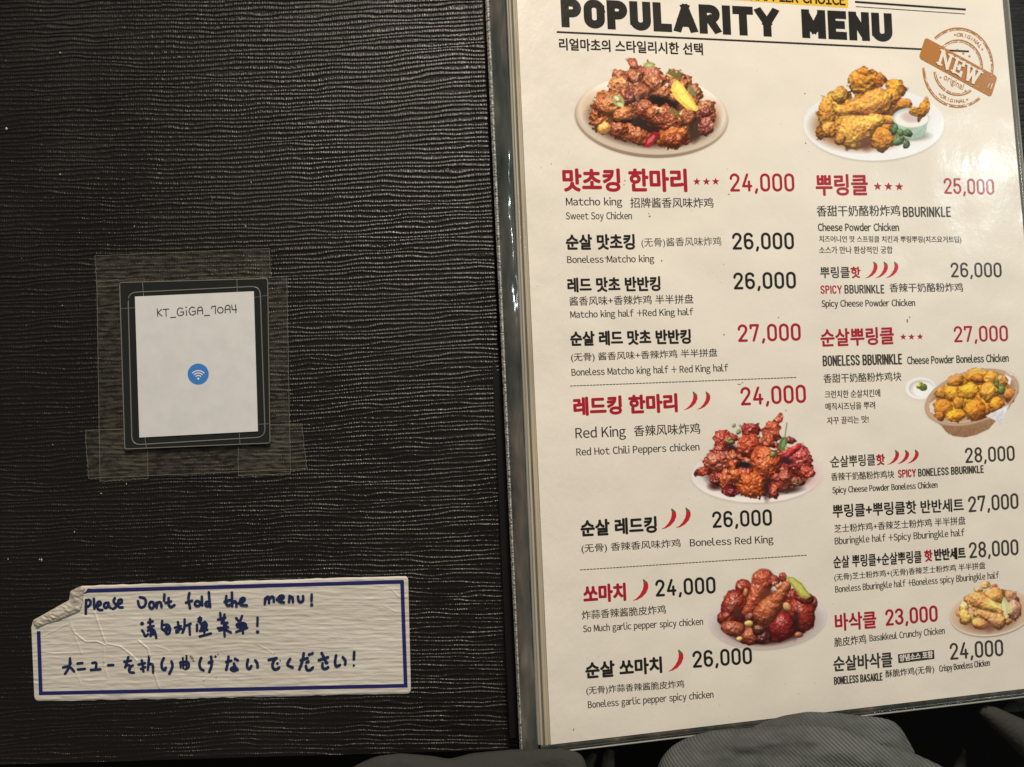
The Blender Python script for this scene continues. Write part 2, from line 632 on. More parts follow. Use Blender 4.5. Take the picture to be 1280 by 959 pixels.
def strokes(name, s, x0, y0, x1, y1, h, t, col, gap=.17, cap='round', wide=1.0, material=None):
    """condensed monoline lettering, ink fitted between x0 and x1"""
    tt = t / h
    xs = []; x = 0
    for ch in s:
        wd = G[ch][0] * wide + (tt if ch != ' ' else 0)
        if ch == ' ': wd = .22
        xs.append((x, wd)); x += wd + gap
    total = x - gap
    fl = Flat()
    for ch, (ox, wd) in zip(s, xs):
        for pth in G[ch][1]:
            p = np.array(pth)
            uu = (ox + tt / 2 + p[:, 0] * (wd - tt)) / total
            vv = tt / 2 + p[:, 1] * (1 - tt)
            px, py = place(uu, vv, x0, y0, x1, y1, h)
            sl = (y1 - y0) / (x1 - x0)
            if cap == 'square':
                # work in an unskewed frame so flat ends follow the line
                U = uu * (x1 - x0); V = vv * h
                tmp = Flat(fn=lambda a, b, hh: np.stack([a, b, hh], -1), base=0, dz=0)
                tmp.ribbon(np.stack([U, V], 1), t, 'square', (0, h))
                for arr, k in ((np.vstack(tmp.v), 0),):
                    fx = x0 + arr[:, 0] + arr[:, 1] * LEAN
                    fy = y0 + arr[:, 0] * sl - arr[:, 1]
                    used = 0
                    for blk in tmp.v:
                        nn = len(blk)
                        fl.add(fx[used:used + nn], fy[used:used + nn], [list(range(nn))]); used += nn
            else:
                fl.ribbon(np.stack([px, py], 1), t)
    return fl.build(name, material or M[col], page)


HD, NM, PR, TR = 'heading_lettering', 'dish_name_lettering', 'price_lettering', 'description_lettering'

# heading
fl = Flat(base=.0003); fl.poly([(890, -22), (1060.5, -13), (1060, 10.3), (905, -.6), (889, -1.4)]); fl.build('heading_band', M['yellow'], page)
strokes(HD, 'POPULARITY', 702, 34, 974, 46.5, 36.5, 10.2, 'black', gap=.075, cap='square', wide=.84)
strokes(HD, 'MENU', 1003, 47.5, 1116, 53, 36, 10.0, 'black', gap=.085, cap='square', wide=.86)
text(HD, 'HAPPIER CHOICE', 938, .5, 1057, 7.2, 14.5, .5, 'black')
for (a, b, t) in (((697, 40.2), (1210, 64.4), 2.3), ((1070, 2.6), (1206, 12), 2.6), ((1070, 8.4), (1206, 17.6), 1.0)):
    fl = Flat(); fl.ribbon([a, b], t, 'square'); fl.build('heading_rule', M['black'], page)
text('subtitle_lettering', '리얼마초의 스타일리시한 선택', 699, 63, 879, 69.5, 15.5, .42, 'black')

FT = [
    # left column
    (NM, '맛초킹 한마리', 703.7, 240, 859.5, 240.3, 29.5, 1.15, 'red'),
    (TR, 'Matcho king', 707.5, 257, 778, 257, 10.5, .2, 'dark'),
    (TR, '招牌酱香风味炸鸡', 788, 260, 892, 260, 13, .14, 'dark'),
    (TR, 'Sweet Soy Chicken', 707.5, 274.5, 790, 274.3, 9.8, .18, 'dark'),
    (NM, '순살 맛초킹', 707.5, 312.7, 794, 312.3, 19.8, .75, 'black'),
    (TR, '(无骨)酱香风味炸鸡', 802, 310.5, 902, 309, 13, .1, 'dark'),
    (TR, 'Boneless Matcho king', 709, 329, 818, 327.8, 9.4, .2, 'dark'),
    (NM, '레드 맛초 반반킹', 709.5, 366, 826, 364, 18.8, .72, 'black'),
    (TR, '酱香风味+香辣炸鸡 半半拼盘', 712, 382.5, 867, 379.5, 11.8, .12, 'dark'),
    (TR, 'Matcho king half +Red King half', 713, 397.7, 867, 394, 9.4, .2, 'dark'),
    (NM, '순살 레드 맛초 반반킹', 713, 433, 864, 430, 18.8, .75, 'black'),
    (TR, '(无骨) 酱香风味+香辣炸鸡 半半拼盘', 714, 453.5, 897, 447.5, 12.2, .12, 'dark'),
    (TR, 'Boneless Matcho king half + Red King half', 714.5, 470, 910.5, 464.3, 9.8, .2, 'dark'),
    (NM, '레드킹 한마리', 717, 520.5, 847.5, 515.5, 24, 1.1, 'red'),
    (TR, 'Red King', 719.5, 548, 782.5, 545.6, 14, .22, 'dark'),
    (TR, '香辣风味炸鸡', 792.5, 545.8, 875.5, 542.5, 14, .15, 'dark'),
    (TR, 'Red Hot Chili Peppers chicken', 720.5, 569.8, 874.5, 563, 10, .2, 'dark'),
    (NM, '순살 레드킹', 726, 671.3, 821.5, 666, 21, .85, 'black'),
    (TR, '(无骨) 香辣香风味炸鸡', 727, 692.6, 851, 685.7, 12.4, .12, 'dark'),
    (TR, 'Boneless Red King', 862.5, 683.2, 967, 678.8, 10, .22, 'dark'),
    (NM, '쏘마치', 729.5, 754.7, 783, 751.2, 23, 1.0, 'red'),
    (TR, '炸蒜香辣酱脆皮炸鸡', 727.5, 774.7, 832.5, 767.2, 11.4, .12, 'dark'),
    (TR, 'So Much garlic pepper spicy chicken', 729, 790.5, 879, 781.2, 9.4, .2, 'dark'),
    (NM, '순살 쏘마치', 732, 848.9, 828, 841.4, 21, .85, 'black'),
    (TR, '(无骨)炸蒜香辣酱脆皮炸鸡', 733, 869.7, 855.5, 861.3, 11.6, .12, 'dark'),
    (TR, 'Boneless garlic pepper spicy chicken', 735, 885.5, 892, 872.3, 9.6, .2, 'dark'),
    # right column
    (NM, '뿌링클', 1020, 245, 1085.5, 244.6, 27, .75, 'red'),
    (TR, '香甜干奶酪粉炸鸡', 1021, 271, 1125.5, 270.3, 14.2, .25, 'dark'),
    (TR, 'Cheese Powder Chicken', 1022.5, 289, 1124, 289, 10.2, .3, 'dark'),
    (TR, '치즈어니언 맛 스프링클 치킨과 뿌링뿌링(치즈요거트딥)', 1024, 304.3, 1202, 305, 9.8, .2, 'dark'),
    (TR, '소스가 만나 환상적인 궁합', 1024, 317.4, 1116, 317.2, 9.6, .2, 'dark'),
    (NM, '뿌링클', 1025.5, 348, 1062.5, 347.8, 14.6, .3, 'dark'),
    (NM, '핫', 1063.6, 348, 1076, 347.8, 14.6, .5, 'red'),
    (TR, '香辣干奶酪粉炸鸡', 1112, 365.7, 1204, 365, 11.8, .18, 'dark'),
    (TR, 'Spicy Cheese Powder Chicken', 1027, 384, 1144, 382.8, 9.4, .28, 'dark'),
    (NM, '순살뿌링클', 1026, 434, 1118, 430.6, 22.5, .62, 'red'),
    (TR, 'Cheese Powder Boneless Chicken', 1134, 455.6, 1261, 452.4, 10.4, .3, 'dark'),
    (TR, '香甜干奶酪粉炸鸡块', 1029.5, 479.2, 1127, 476.3, 11.8, .16, 'dark'),
    (TR, '크런치한 순살치킨에', 1031, 498.3, 1100.5, 496.2, 10, .2, 'dark'),
    (TR, '매직시즈닝을 뿌려', 1032, 513.3, 1094, 511.2, 9.6, .2, 'dark'),
    (TR, '자꾸 끌리는 맛!', 1034, 530.8, 1086, 528.8, 9.6, .2, 'dark'),
    (NM, '순살뿌링클', 1039, 585, 1094.5, 582, 14.8, .3, 'dark'),
    (NM, '핫', 1095.3, 582.2, 1106.5, 581.3, 14.2, .5, 'red'),
    (TR, '香辣干奶酪粉炸鸡块', 1039, 601.3, 1118, 598, 10.4, .16, 'dark'),
    (TR, 'Spicy Cheese Powder Boneless Chicken', 1040.5, 617, 1172, 610, 8.8, .28, 'dark'),
    (NM, '뿌링클+뿌링클핫 반반세트', 1041, 647.6, 1205, 639.5, 17, .42, 'black'),
    (TR, '芝士粉炸鸡+香辣芝士粉炸鸡 半半拼盘', 1043, 666.3, 1207, 655.8, 10.6, .14, 'dark'),
    (TR, 'Bburingkle half +Spicy Bburingkle half', 1043.5, 680.8, 1206, 670, 9.6, .2, 'dark'),
    (NM, '순살 뿌링클+순살뿌링클', 1042, 710.8, 1152.5, 703.8, 15.8, .38, 'black'),
    (NM, '핫', 1155.5, 702.7, 1166, 701.8, 15, .6, 'red'),
    (NM, '반반세트', 1168, 701.5, 1207.5, 698.8, 15.4, .6, 'black'),
    (TR, '(无骨)芝士粉炸鸡+(无骨)香辣芝士粉炸鸡 半半拼盘', 1043, 727.6, 1232, 712.6, 10.4, .14, 'dark'),
    (TR, 'Boneless Bburingkle half +Boneless spicy Bburingkle half', 1044, 741, 1249, 723, 9.2, .2, 'dark'),
    (NM, '바삭클', 1044, 789.5, 1096, 785.5, 22.5, .6, 'red'),
    (TR, '脆皮炸鸡', 1043, 809, 1083, 804.6, 12, .16, 'dark'),
    (TR, 'Basakkeul Crunchy Chicken', 1087, 802, 1181, 792.4, 9.2, .2, 'dark'),
    (NM, '순살바삭클', 1042, 840, 1116, 834, 19.5, .55, 'dark'),
    (TR, '酥脆炸鸡(无骨)', 1107, 849, 1168, 842.4, 11.4, .16, 'dark'),
    (TR, 'Crispy Boneless Chicken', 1174, 840, 1237.5, 832.4, 8.8, .28, 'dark'),
]
for a in FT: text(*a)

ST = [
    (PR, '24,000', 913, 239.6, 993, 239.6, 22.8, 3.1, 'red'),
    (PR, '26,000', 916, 312.2, 992.5, 311.8, 21.2, 3.1, 'black'),
    (PR, '26,000', 917.5, 362, 995, 360.8, 21.2, 3.1, 'black'),
    (PR, '27,000', 923, 427.6, 1001, 426, 22, 3.1, 'red'),
    (PR, '24,000', 926.5, 507, 1007.5, 503.6, 23, 3.2, 'red'),
    (PR, '26,000', 891, 660, 965, 657, 20.6, 3.0, 'black'),
    (PR, '24,000', 820, 746, 894.5, 741.8, 21.2, 3.1, 'black'),
    (PR, '26,000', 866.5, 835, 940, 830, 21.2, 3.1, 'black'),
    (PR, '25,000', 1180.5, 242.4, 1242.8, 243.8, 20, 2.6, 'red'),
    (PR, '26,000', 1189, 346.8, 1252, 346.8, 18.6, 2.4, 'dark'),
    (PR, '27,000', 1193, 428, 1260, 426.8, 20.2, 2.6, 'red'),
    (PR, '28,000', 1207, 579, 1268.3, 576, 19.2, 2.5, 'dark'),
    (PR, '27,000', 1211, 640.5, 1273, 636, 19.8, 2.6, 'dark'),
    (PR, '28,000', 1212, 698, 1273, 693.8, 20, 2.6, 'dark'),
    (PR, '23,000', 1107.5, 782.5, 1172, 777, 20.6, 2.9, 'red'),
    (PR, '24,000', 1188, 825, 1254, 820, 21, 2.7, 'dark'),
    (TR, 'BBURINKLE', 1129, 271.6, 1188.5, 271.4, 13, 1.9, 'dark'),
    (TR, 'SPICY', 1026, 367.5, 1052.5, 367.3, 10.6, 1.6, 'red'),
    (TR, 'BBURINKLE', 1056, 367.2, 1105.5, 367, 11, 1.6, 'dark'),
    (TR, 'BONELESS BBURINKLE', 1029, 458, 1127.5, 455.5, 13.4, 1.9, 'dark'),
    (TR, 'SPICY', 1123, 597.6, 1145, 596.2, 10.2, 1.6, 'red'),
    (TR, 'BONELESS BBURINKLE', 1148, 596, 1229.5, 591.2, 9.8, 1.5, 'dark'),
    (TR, 'BONELESS BASAKLE', 1043, 856.2, 1103, 850.6, 10, 1.5, 'dark'),
]
for a in ST: strokes(*a)

# white on dark note
fl = Flat(base=.0003); fl.poly([(1122.3, 818), (1167.5, 812.4), (1168.2, 823.8), (1123, 829.2)]); tg = fl.build('note_box', M['dark'], page)
text('note_lettering', '양념소스 포함', 1124.6, 827.2, 1166.2, 822.2, 8.8, .3, 'white_ink')

# dashed rules
for (a, b) in (((713, 482.6), (996.5, 471.8)), ((725.5, 712.5), (1009.5, 694))):
    a = np.array(a); b = np.array(b); n = int((b[0] - a[0]) / 4.1)
    fl = Flat()
    for i in range(n):
        fl.ribbon([a + (b - a) * (i / n), a + (b - a) * ((i + .58) / n)], 1.0, 'square')
    fl.build('dashed_rule', M['dark'], page)


# stars and chillies
def star(fl, x, y, r):
    p = []
    for i in range(10):
        rr_ = r if i % 2 == 0 else r * .42
        an = -math.pi / 2 + i * math.pi / 5
        p.append((x + rr_ * math.cos(an), y + rr_ * math.sin(an)))
    c = (x, y)
    pts = [c] + p
    fl.add(np.array([t[0] for t in pts]), np.array([t[1] for t in pts]),
           [[0, i + 1, (i + 1) % 10 + 1] for i in range(10)])


for st, r in ((((871, 227.2), (883, 227.2), (894.5, 227)), 5.0), (((1097, 233.2), (1110.5, 233.3), (1124, 233.6)), 5.6),
              (((1129, 421.3), (1139.3, 421.2), (1150, 421)), 4.3)):
    fl = Flat()
    for x, y in st: star(fl, x, y, r)
    fl.build('star_rating', M['red'], page)

body_lo = [(0, 0), (.28, .04), (.6, .17), (.86, .37), (.99, .6), (.98, .78), (.90, .88)]
body_up = [(.68, .86), (.68, .68), (.62, .5), (.45, .28), (.22, .1), (0, .015)]


def chillies(boxes):
    for (xl, yt_, xr, yb) in boxes:
        fl = Flat(); gr = Flat(base=.0007)
        W_, H_ = xr - xl, yb - yt_
        mp = lambda p: (xl + p[0] * W_, yb - p[1] * H_)
        up = list(reversed(body_up)); lo = body_lo
        pts = [mp(p) for p in lo] + [mp(p) for p in up]
        nlo = len(lo); fcs = []
        for i in range(len(lo) - 1):
            a, b = i, i + 1
            c, d = nlo + min(i + 1, len(up) - 1), nlo + min(i, len(up) - 1)
            fcs.append([a, b, c, d] if c != d else [a, b, c])
        fl.add(np.array([p[0] for p in pts]), np.array([p[1] for p in pts]), fcs)
        gr.poly([mp((.66, .87)), mp((.80, .80)), mp((.93, .87)), mp((.82, .92)), mp((.70, 1.0)), mp((.64, .99))])
        fl.build('chilli_icon', M['chilli'], page)
        gr.build('chilli_icon_stem', M['stemgreen'], page)


chillies([(855, 489.5, 872, 512.5), (871.5, 489.5, 888, 512)])
chillies([(827, 635.5, 845.5, 661.5), (845, 634.5, 863.5, 660)])
chillies([(791, 724, 810.6, 751)])
chillies([(835.3, 812, 854.4, 839.4)])
chillies([(1081.5, 327, 1097, 348), (1094.5, 327, 1110, 347.8), (1107.5, 327, 1123, 347.6)])
chillies([(1109, 562.5, 1124, 581), (1121.5, 562.5, 1136.5, 580), (1134, 562, 1148.5, 579.4)])

# round stamp
SX, SY, SRX, SRY = 1197.4, 84.8, 44.6, 50.4
TH = math.radians(28.6)


def ring(fl, k, t, gaps, a0=0, a1=360):
    rnd = np.random.RandomState(int(k * 1000) % 9999)
    A = np.radians(np.arange(a0, a1 + .1, 3.0))
    for i in range(len(A) - 1):
        mid = math.degrees((A[i] + A[i + 1]) / 2) % 360
        if any(g0 < mid < g1 for g0, g1 in gaps) or rnd.rand() < .03: continue
        t2 = t * (.75 + .5 * rnd.rand())
        p = [(SX + (SRX * k - d) * math.cos(a), SY + (SRY * k - d) * math.sin(a)) for a, d in
             ((A[i], 0), (A[i + 1], 0), (A[i + 1], t2), (A[i], t2))]
        fl.poly(p)


fl = Flat(base=.0006)
G1 = [(8, 51), (180, 227)]
ring(fl, 1.0, 2.0, G1); ring(fl, .945, .8, G1)
G2 = [(2, 56), (172, 232)]
ring(fl, .70, 1.6, G2); ring(fl, .645, .7, G2)
# band
cx_, cy_ = 1197.5, 84.3
ex = np.array([math.cos(TH), math.sin(TH)]); ey = np.array([math.sin(TH) * -1, math.cos(TH)])
ey = np.array([-.30, .955])
hw, hh = 51.5, 13.6
pts = []
for sx_, sy_, a0 in ((1, 1, 0), (-1, 1, 90), (-1, -1, 180), (1, -1, 270)):
    for a in np.radians(np.linspace(a0, a0 + 90, 5)):
        pu = sx_ * (hw - 4) + 4 * math.cos(a); pv = sy_ * (hh - 4) + 4 * math.sin(a)
        p = np.array([cx_, cy_]) + ex * pu + ey * pv
        pts.append(p)
fl.poly(pts)
# letters round the ring
def ring_word(fl, s, k, a_mid, span, size, top):
    n = len(s)
    for i, ch in enumerate(s):
        f_ = (i / (n - 1) - .5) if n > 1 else 0
        a = math.radians(a_mid + f_ * span * (1 if top else -1))
        c0 = np.array([SX + SRX * k * math.cos(a), SY + SRY * k * math.sin(a)])
        up = np.array([math.cos(a), math.sin(a)]) * (1 if top else -1)
        rt = np.array([-up[1], up[0]])
        if ch == '*':
            star(fl, c0[0], c0[1], 1.7); continue
        v, f = font_mesh(ch)
        mx_ = (v[:, 0].min() + v[:, 0].max()) / 2
        x = (v[:, 0] - mx_) * size; y = (v[:, 1] - .35) * size
        px = c0[0] + rt[0] * x + up[0] * y; py = c0[1] + rt[1] * x + up[1] * y
        fl.add(px, py, f); fl.add(px + .25, py, f)


ring_word(fl, '*ORIGINAL*', .82, -65, 62, 6.6, True)
ring_word(fl, '*ORIGINAL*', .83, 100, 56, 6.2, False)
for x, y in ((1196.5, 62.5), (1204, 67), (1211.6, 70.5)): star(fl, x, y, 1.9)
# brush script word under the band
v, f = font_mesh('original')
uu = (v[:, 0] - v[:, 0].min()) / np.ptp(v[:, 0]); vv_ = v[:, 1]
px = 1179 + uu * 24 + vv_ * 3.5; py = 99 + uu * 14 - vv_ * 11
fl.add(px, py, f)
star(fl, 1175.5, 97, 1.5); star(fl, 1206.5, 113.5, 1.5)
fl.build('new_stamp', M['stamp'], page, label='brown round rubber stamp mark with a slanted banner')
# slab word on the band
fl = Flat(base=.0045)
slabs = {
    'N': [[(0, 0), (.34, 0)], [(.16, 0), (.16, 1)], [(0, 1), (.3, 1)], [(.2, 1), (.82, 0)], [(.84, 0), (.84, 1)], [(.66, 1), (1, 1)]],
    'E': [[(0, 0), (.9, 0)], [(0, 1), (.9, 1)], [(.2, 0), (.2, 1)], [(.2, .5), (.6, .5)], [(.9, 0), (.9, .22)], [(.9, 1), (.9, .78)], [(.6, .38), (.6, .62)]],
    'W': [[(-.05, 1), (.26, 1)], [(.12, 1), (.32, 0)], [(.32, 0), (.52, .85)], [(.52, .85), (.7, 0)], [(.7, 0), (.92, 1)], [(.78, 1), (1.08, 1)], [(.4, 1), (.64, 1)]],
}
for ch, ox, wd in (('N', -27.5, 17.0), ('E', -7.0, 13.5), ('W', 9.5, 20.0)):
    for sg in slabs[ch]:
        p = np.array(sg)
        P = [np.array([cx_, cy_]) + ex * (ox + a * wd) + ey * (8.2 - b * 16.4) for a, b in p]
        fl.ribbon(P, 3.6 if len(p) == 2 and abs(p[0][0] - p[1][0]) < .7 and p[0][1] != p[1][1] else 2.2, 'square')
rnd = np.random.RandomState(3)
for i in range(26):
    a = rnd.uniform(-50, 50); b = rnd.choice([-1, 1]) * rnd.uniform(9.5, 13.4)
    p = np.array([cx_, cy_]) + ex * a + ey * b
    fl.disc(p[0], p[1], rnd.uniform(.25, .8), rnd.uniform(.25, .7), 7)
fl.ribbon([np.array([cx_, cy_]) + ex * 43 + ey * 5, np.array([cx_, cy_]) + ex * 44 + ey * 0], .9)
fl.ribbon([np.array([cx_, cy_]) + ex * 47 + ey * 5, np.array([cx_, cy_]) + ex * 47.5 + ey * -2], 1.1)
fl.build('stamp_lettering', M['white_ink'], page)


# grime on the film
fl = Flat(base=.0009)
rnd = np.random.RandomState(12)
for (x, y, rx, ry) in ((812, 270.5, 1.4, 1.0), (811, 267, .7, .7), (827, 326, 1.1, 1.0), (757, 322.5, 1.6, .6), (781, 226, .8, .8), (780, 231, .7, .6), (905, 418.5, 1.0, .9), (973, 397, .8, .8),
                       (1134, 401, 1.0, 2.6), (1137, 396.5, .7, 1.2), (911, 243, 1.3, .6), (1006, 117, .8, .8), (1007, 179, .9, .9), (689, 205, .5, .9), (736, 300, .8, .5), (1038, 577, 1.2, 1.0), (924, 480.5, 2.4, .5), (928, 478.5, 1.4, .4), (717, 912, .6, 1.6)):
    fl.disc(x, y, rx, ry, 9)
for _ in range(70):
    fl.disc(rnd.uniform(690, 1240), rnd.uniform(60, 900), rnd.uniform(.2, .45), rnd.uniform(.2, .45), 6)
M['grime'] = ink('grime_spots', (.24, .205, .155))
fl.build('grime_specks', M['grime'], page)


# ------------------------------------------------------------------ printed dish pictures
class Paint:
    """a small printed picture: colours per point of a fine grid, composed from shapes"""

    def __init__(self, ox, oy, scale, wpx, hpx, white, res=1.5, seed=0):
        self.ox, self.oy, self.s = ox, oy, scale
        nx, ny = int(wpx * res), int(hpx * res)
        self.px, self.py = np.meshgrid(np.linspace(ox, ox + wpx, nx), np.linspace(oy, oy + hpx, ny))
        self.X = (self.px - ox) * scale; self.Y = (self.py - oy) * scale
        self.rgb = np.zeros((ny, nx, 3)); self.a = np.zeros((ny, nx))
        self.white = np.array(white, float); self.seed = seed
        u_, v_ = self.px, self.py
        self.n1 = vn(u_ / 2.3, v_ / 2.3, seed + 1)
        self.n2 = vn(u_ / 4.6, v_ / 4.6, seed + 2)
        self.n3 = vn(u_ / 11, v_ / 11, seed + 3)
        self.n0 = vn(u_ / 1.25, v_ / 1.25, seed + 4)
        self.w1 = vn(u_ / 7.5, v_ / 7.5, seed + 5) + .5 * vn(u_ / 3.6, v_ / 3.6, seed + 6)
        self.w2 = vn(u_ / 7.5, v_ / 7.5, seed + 7) + .5 * vn(u_ / 3.6, v_ / 3.6, seed + 8)
        self.rnd = np.random.RandomState(seed)
        hf = .5 * self.n1 + .9 * self.n2 + .18 * self.n0
        self.gy, self.gx = np.gradient(hf)
        self.gx *= res; self.gy *= res

    def over(self, mask, col):
        col = np.asarray(col, float)
        if col.ndim == 1: col = np.broadcast_to(col, self.rgb.shape)
        k = mask[..., None]
        self.rgb = np.where((self.a[..., None] > 0), self.rgb, col) * (1 - k) + col * k
        self.a = np.maximum(self.a, mask)

    def _uv(self, cx, cy, rx, ry, rot):
        c, s_ = math.cos(math.radians(rot)), math.sin(math.radians(rot))
        dx, dy = self.X - cx, self.Y - cy
        return (dx * c + dy * s_) / rx, (-dx * s_ + dy * c) / ry, c, s_

    def heap(self, cx, cy, rx, ry, cols, n, size, rot=0, **k):
        """under layer of smaller pieces filling a mound, back to front"""
        r = self.rnd
        P = []
        while len(P) < n:
            a, b = r.uniform(-1, 1, 2)
            if a * a + b * b < 1: P.append((b, a))
        P.sort()
        c, s_ = math.cos(math.radians(rot)), math.sin(math.radians(rot))
        for b, a in P:
            x = cx + a * rx * c - b * ry * s_; y = cy + a * rx * s_ + b * ry * c
            q_ = size * r.uniform(.7, 1.3)
            self.lump(x, y, q_ * r.uniform(.9, 1.5), q_ * r.uniform(.7, 1.0), cols[r.randint(len(cols))], r.uniform(-50, 50), **k)

    def flat(self, cx, cy, rx, ry, col, rot=0, soft=1.2, grad=(0, 0, 0), alpha=1.0, hole=None):
        u_, v_, c, s_ = self._uv(cx, cy, rx, ry, rot)
        r = np.sqrt(u_ * u_ + v_ * v_)
        px = min(rx, ry) / self.s
        k = np.clip((1 - r) * px / soft + .5, 0, 1) * alpha
        if hole:
            k = k * np.clip((r - hole) * px / soft + .5, 0, 1)
        colr = np.array(col, float)[None, None] + v_[..., None] * np.array(grad, float)
        self.over(k, np.clip(colr, 0, 255))

    def lump(self, cx, cy, rx, ry, col, rot=0, tex=1.0, gloss=.5, rough_edge=.16, amb=.42):
        u_, v_, c, s_ = self._uv(cx, cy, rx, ry, rot)
        wq = min(rx, ry) / self.s
        wa = min(1.0, 3.6 / wq) * rough_edge * 2.2
        u_ = u_ + wa * self.w1; v_ = v_ + wa * self.w2
        r2 = u_ * u_ + v_ * v_
        r2 = r2 * (1 + rough_edge * (self.n2 + .7 * self.n1))
        self._shade((u_ * c - v_ * s_) * .8, (u_ * s_ + v_ * c) * .8, r2, min(rx, ry) / self.s, col, tex, gloss, amb)

    def drum(self, x0, y0, r0, x1, y1, r1, col, tex=.5, gloss=.5, rough_edge=.08, amb=.42, bow=0.0):
        """drumstick: thick end, taper, bone end"""
        ax, ay = x1 - x0, y1 - y0; ll = ax * ax + ay * ay
        t = np.clip(((self.X - x0) * ax + (self.Y - y0) * ay) / ll, 0, 1)
        tt = t * t * (3 - 2 * t)
        rad = r0 + (r1 - r0) * tt
        rad = rad * (1 + .5 * rough_edge * (self.w1 + self.n2))
        ln = math.sqrt(ll)
        ox = -ay / ln * bow * np.sin(t * math.pi); oy = ax / ln * bow * np.sin(t * math.pi)
        dx = (self.X - x0 - t * ax - ox) / rad; dy = (self.Y - y0 - t * ay - oy) / rad
        self._shade(dx * .85, dy * .85, dx * dx + dy * dy, min(r0, r1) / self.s, col, tex, gloss, amb)

    def _shade(self, nx, ny, r2, px, col, tex, gloss, amb):
        k = np.clip((1 - np.sqrt(r2)) * px / 1.0 + .5, 0, 1)
        nz = np.sqrt(np.clip(1 - r2, .02, 1))
        nx = nx - self.gx * tex * .8
        ny = ny - self.gy * tex * .8
        ln = np.sqrt(nx * nx + ny * ny + nz * nz); nx, ny, nz = nx / ln, ny / ln, nz / ln
        l = np.array([-.25, -.72, .65])
        lam = np.clip(nx * l[0] + ny * l[1] + nz * l[2], 0, 1)
        sh = amb + .82 * lam
        sh = sh * (.62 + .38 * np.clip(nz * 1.5, 0, 1))
        h_ = np.array([-.14, -.40, .905])
        sp = np.clip(nx * h_[0] + ny * h_[1] + nz * h_[2], 0, 1) ** 26
        sp = sp * (.6 + .8 * np.clip(self.n0 + .2, 0, 1))
        base = np.array(col, float)
        tone = 1 + .16 * self.n3[..., None] * np.array([.5, 1, .9]) + .14 * self.n1[..., None]
        shc = np.clip(sh, .02, 1.4)[..., None] ** np.array([.90, 1.04, 1.12])
        colr = base * shc * tone
        colr = colr + (np.array([255, 235, 205]) - colr) * np.clip(sp * gloss, 0, .85)[..., None]
        self.over(k, np.clip(colr, 0, 255))

    def poly(self, pts, col, soft=1.0, grad=None):
        P = np.array(pts, float)
        inside = np.zeros(self.X.shape, bool); dist = np.full(self.X.shape, 1e9)
        n = len(P)
        for i in range(n):
            a, b = P[i], P[(i + 1) % n]
            cond = (a[1] > self.Y) != (b[1] > self.Y)
            with np.errstate(divide='ignore', invalid='ignore'):
                xi = (b[0] - a[0]) * (self.Y - a[1]) / (b[1] - a[1] + 1e-9) + a[0]
            inside ^= cond & (self.X < xi)
            ab = b - a; t = np.clip(((self.X - a[0]) * ab[0] + (self.Y - a[1]) * ab[1]) / (ab @ ab + 1e-9), 0, 1)
            dist = np.minimum(dist, np.hypot(self.X - a[0] - t * ab[0], self.Y - a[1] - t * ab[1]))
        sd = np.where(inside, dist, -dist) / self.s
        k = np.clip(sd / soft + .5, 0, 1)
        colr = np.array(col, float)[None, None] * (1 + .07 * self.n1[..., None])
        if grad is not None:
            tt = (self.Y - P[:, 1].min()) / np.ptp(P[:, 1])
            colr = colr + tt[..., None] * np.array(grad, float)
        self.over(k, np.clip(colr, 0, 255))

    def line(self, a, b, wd, col):
        a = np.array(a, float); b = np.array(b, float); d = b - a; d /= np.hypot(*d)
        nrm = np.array([-d[1], d[0]]) * wd / 2
        self.poly([a + nrm, b + nrm, b - nrm, a - nrm], col)

    def build(self, label):
        alb = lin(self.rgb) / lin(self.white) * PAPER
        alb = np.clip(alb, 0.004, .92)
        ny, nx = self.a.shape
        pts = Q(self.px.ravel(), self.py.ravel(), np.full(nx * ny, .0002))
        A = self.a
        keep = np.maximum(np.maximum(A[:-1, :-1], A[1:, :-1]), np.maximum(A[:-1, 1:], A[1:, 1:])) > 0
        fc = grid_faces(ny, nx, keep)
        used = np.unique(fc); remap = np.full(nx * ny, -1); remap[used] = np.arange(len(used))
        o = obj('dish_photo', pts[used], remap[fc], M['print'], page, label=label)
        at = o.data.color_attributes.new('print', 'FLOAT_COLOR', 'POINT')
        rgba = np.concatenate([alb.reshape(-1, 3)[used], A.reshape(-1, 1)[used]], 1).astype(np.float32)
        at.data.foreach_set('color', rgba.ravel())
        return o


# --- sauced chicken on a glass plate, lemon
p = Paint(714, 66, 5.565, 200, 134, (216, 201, 178), seed=10)
def O(x, y): return x - (714 - 700) * 5.565, y - (66 - 60) * 5.565
def lum(x, y, rx, ry, col, rot=0, **k): X, Y = O(x, y); p.lump(X, Y, rx, ry, col, rot, **k)
def fla(x, y, rx, ry, col, rot=0, **k): X, Y = O(x, y); p.flat(X, Y, rx, ry, col, rot, **k)
def pol(pts, col, **k): p.poly([O(*t) for t in pts], col, **k)
def dru(x0, y0, r0, x1, y1, r1, col, **k):
    a = O(x0, y0); b = O(x1, y1); p.drum(a[0], a[1], r0, b[0], b[1], r1, col, **k)


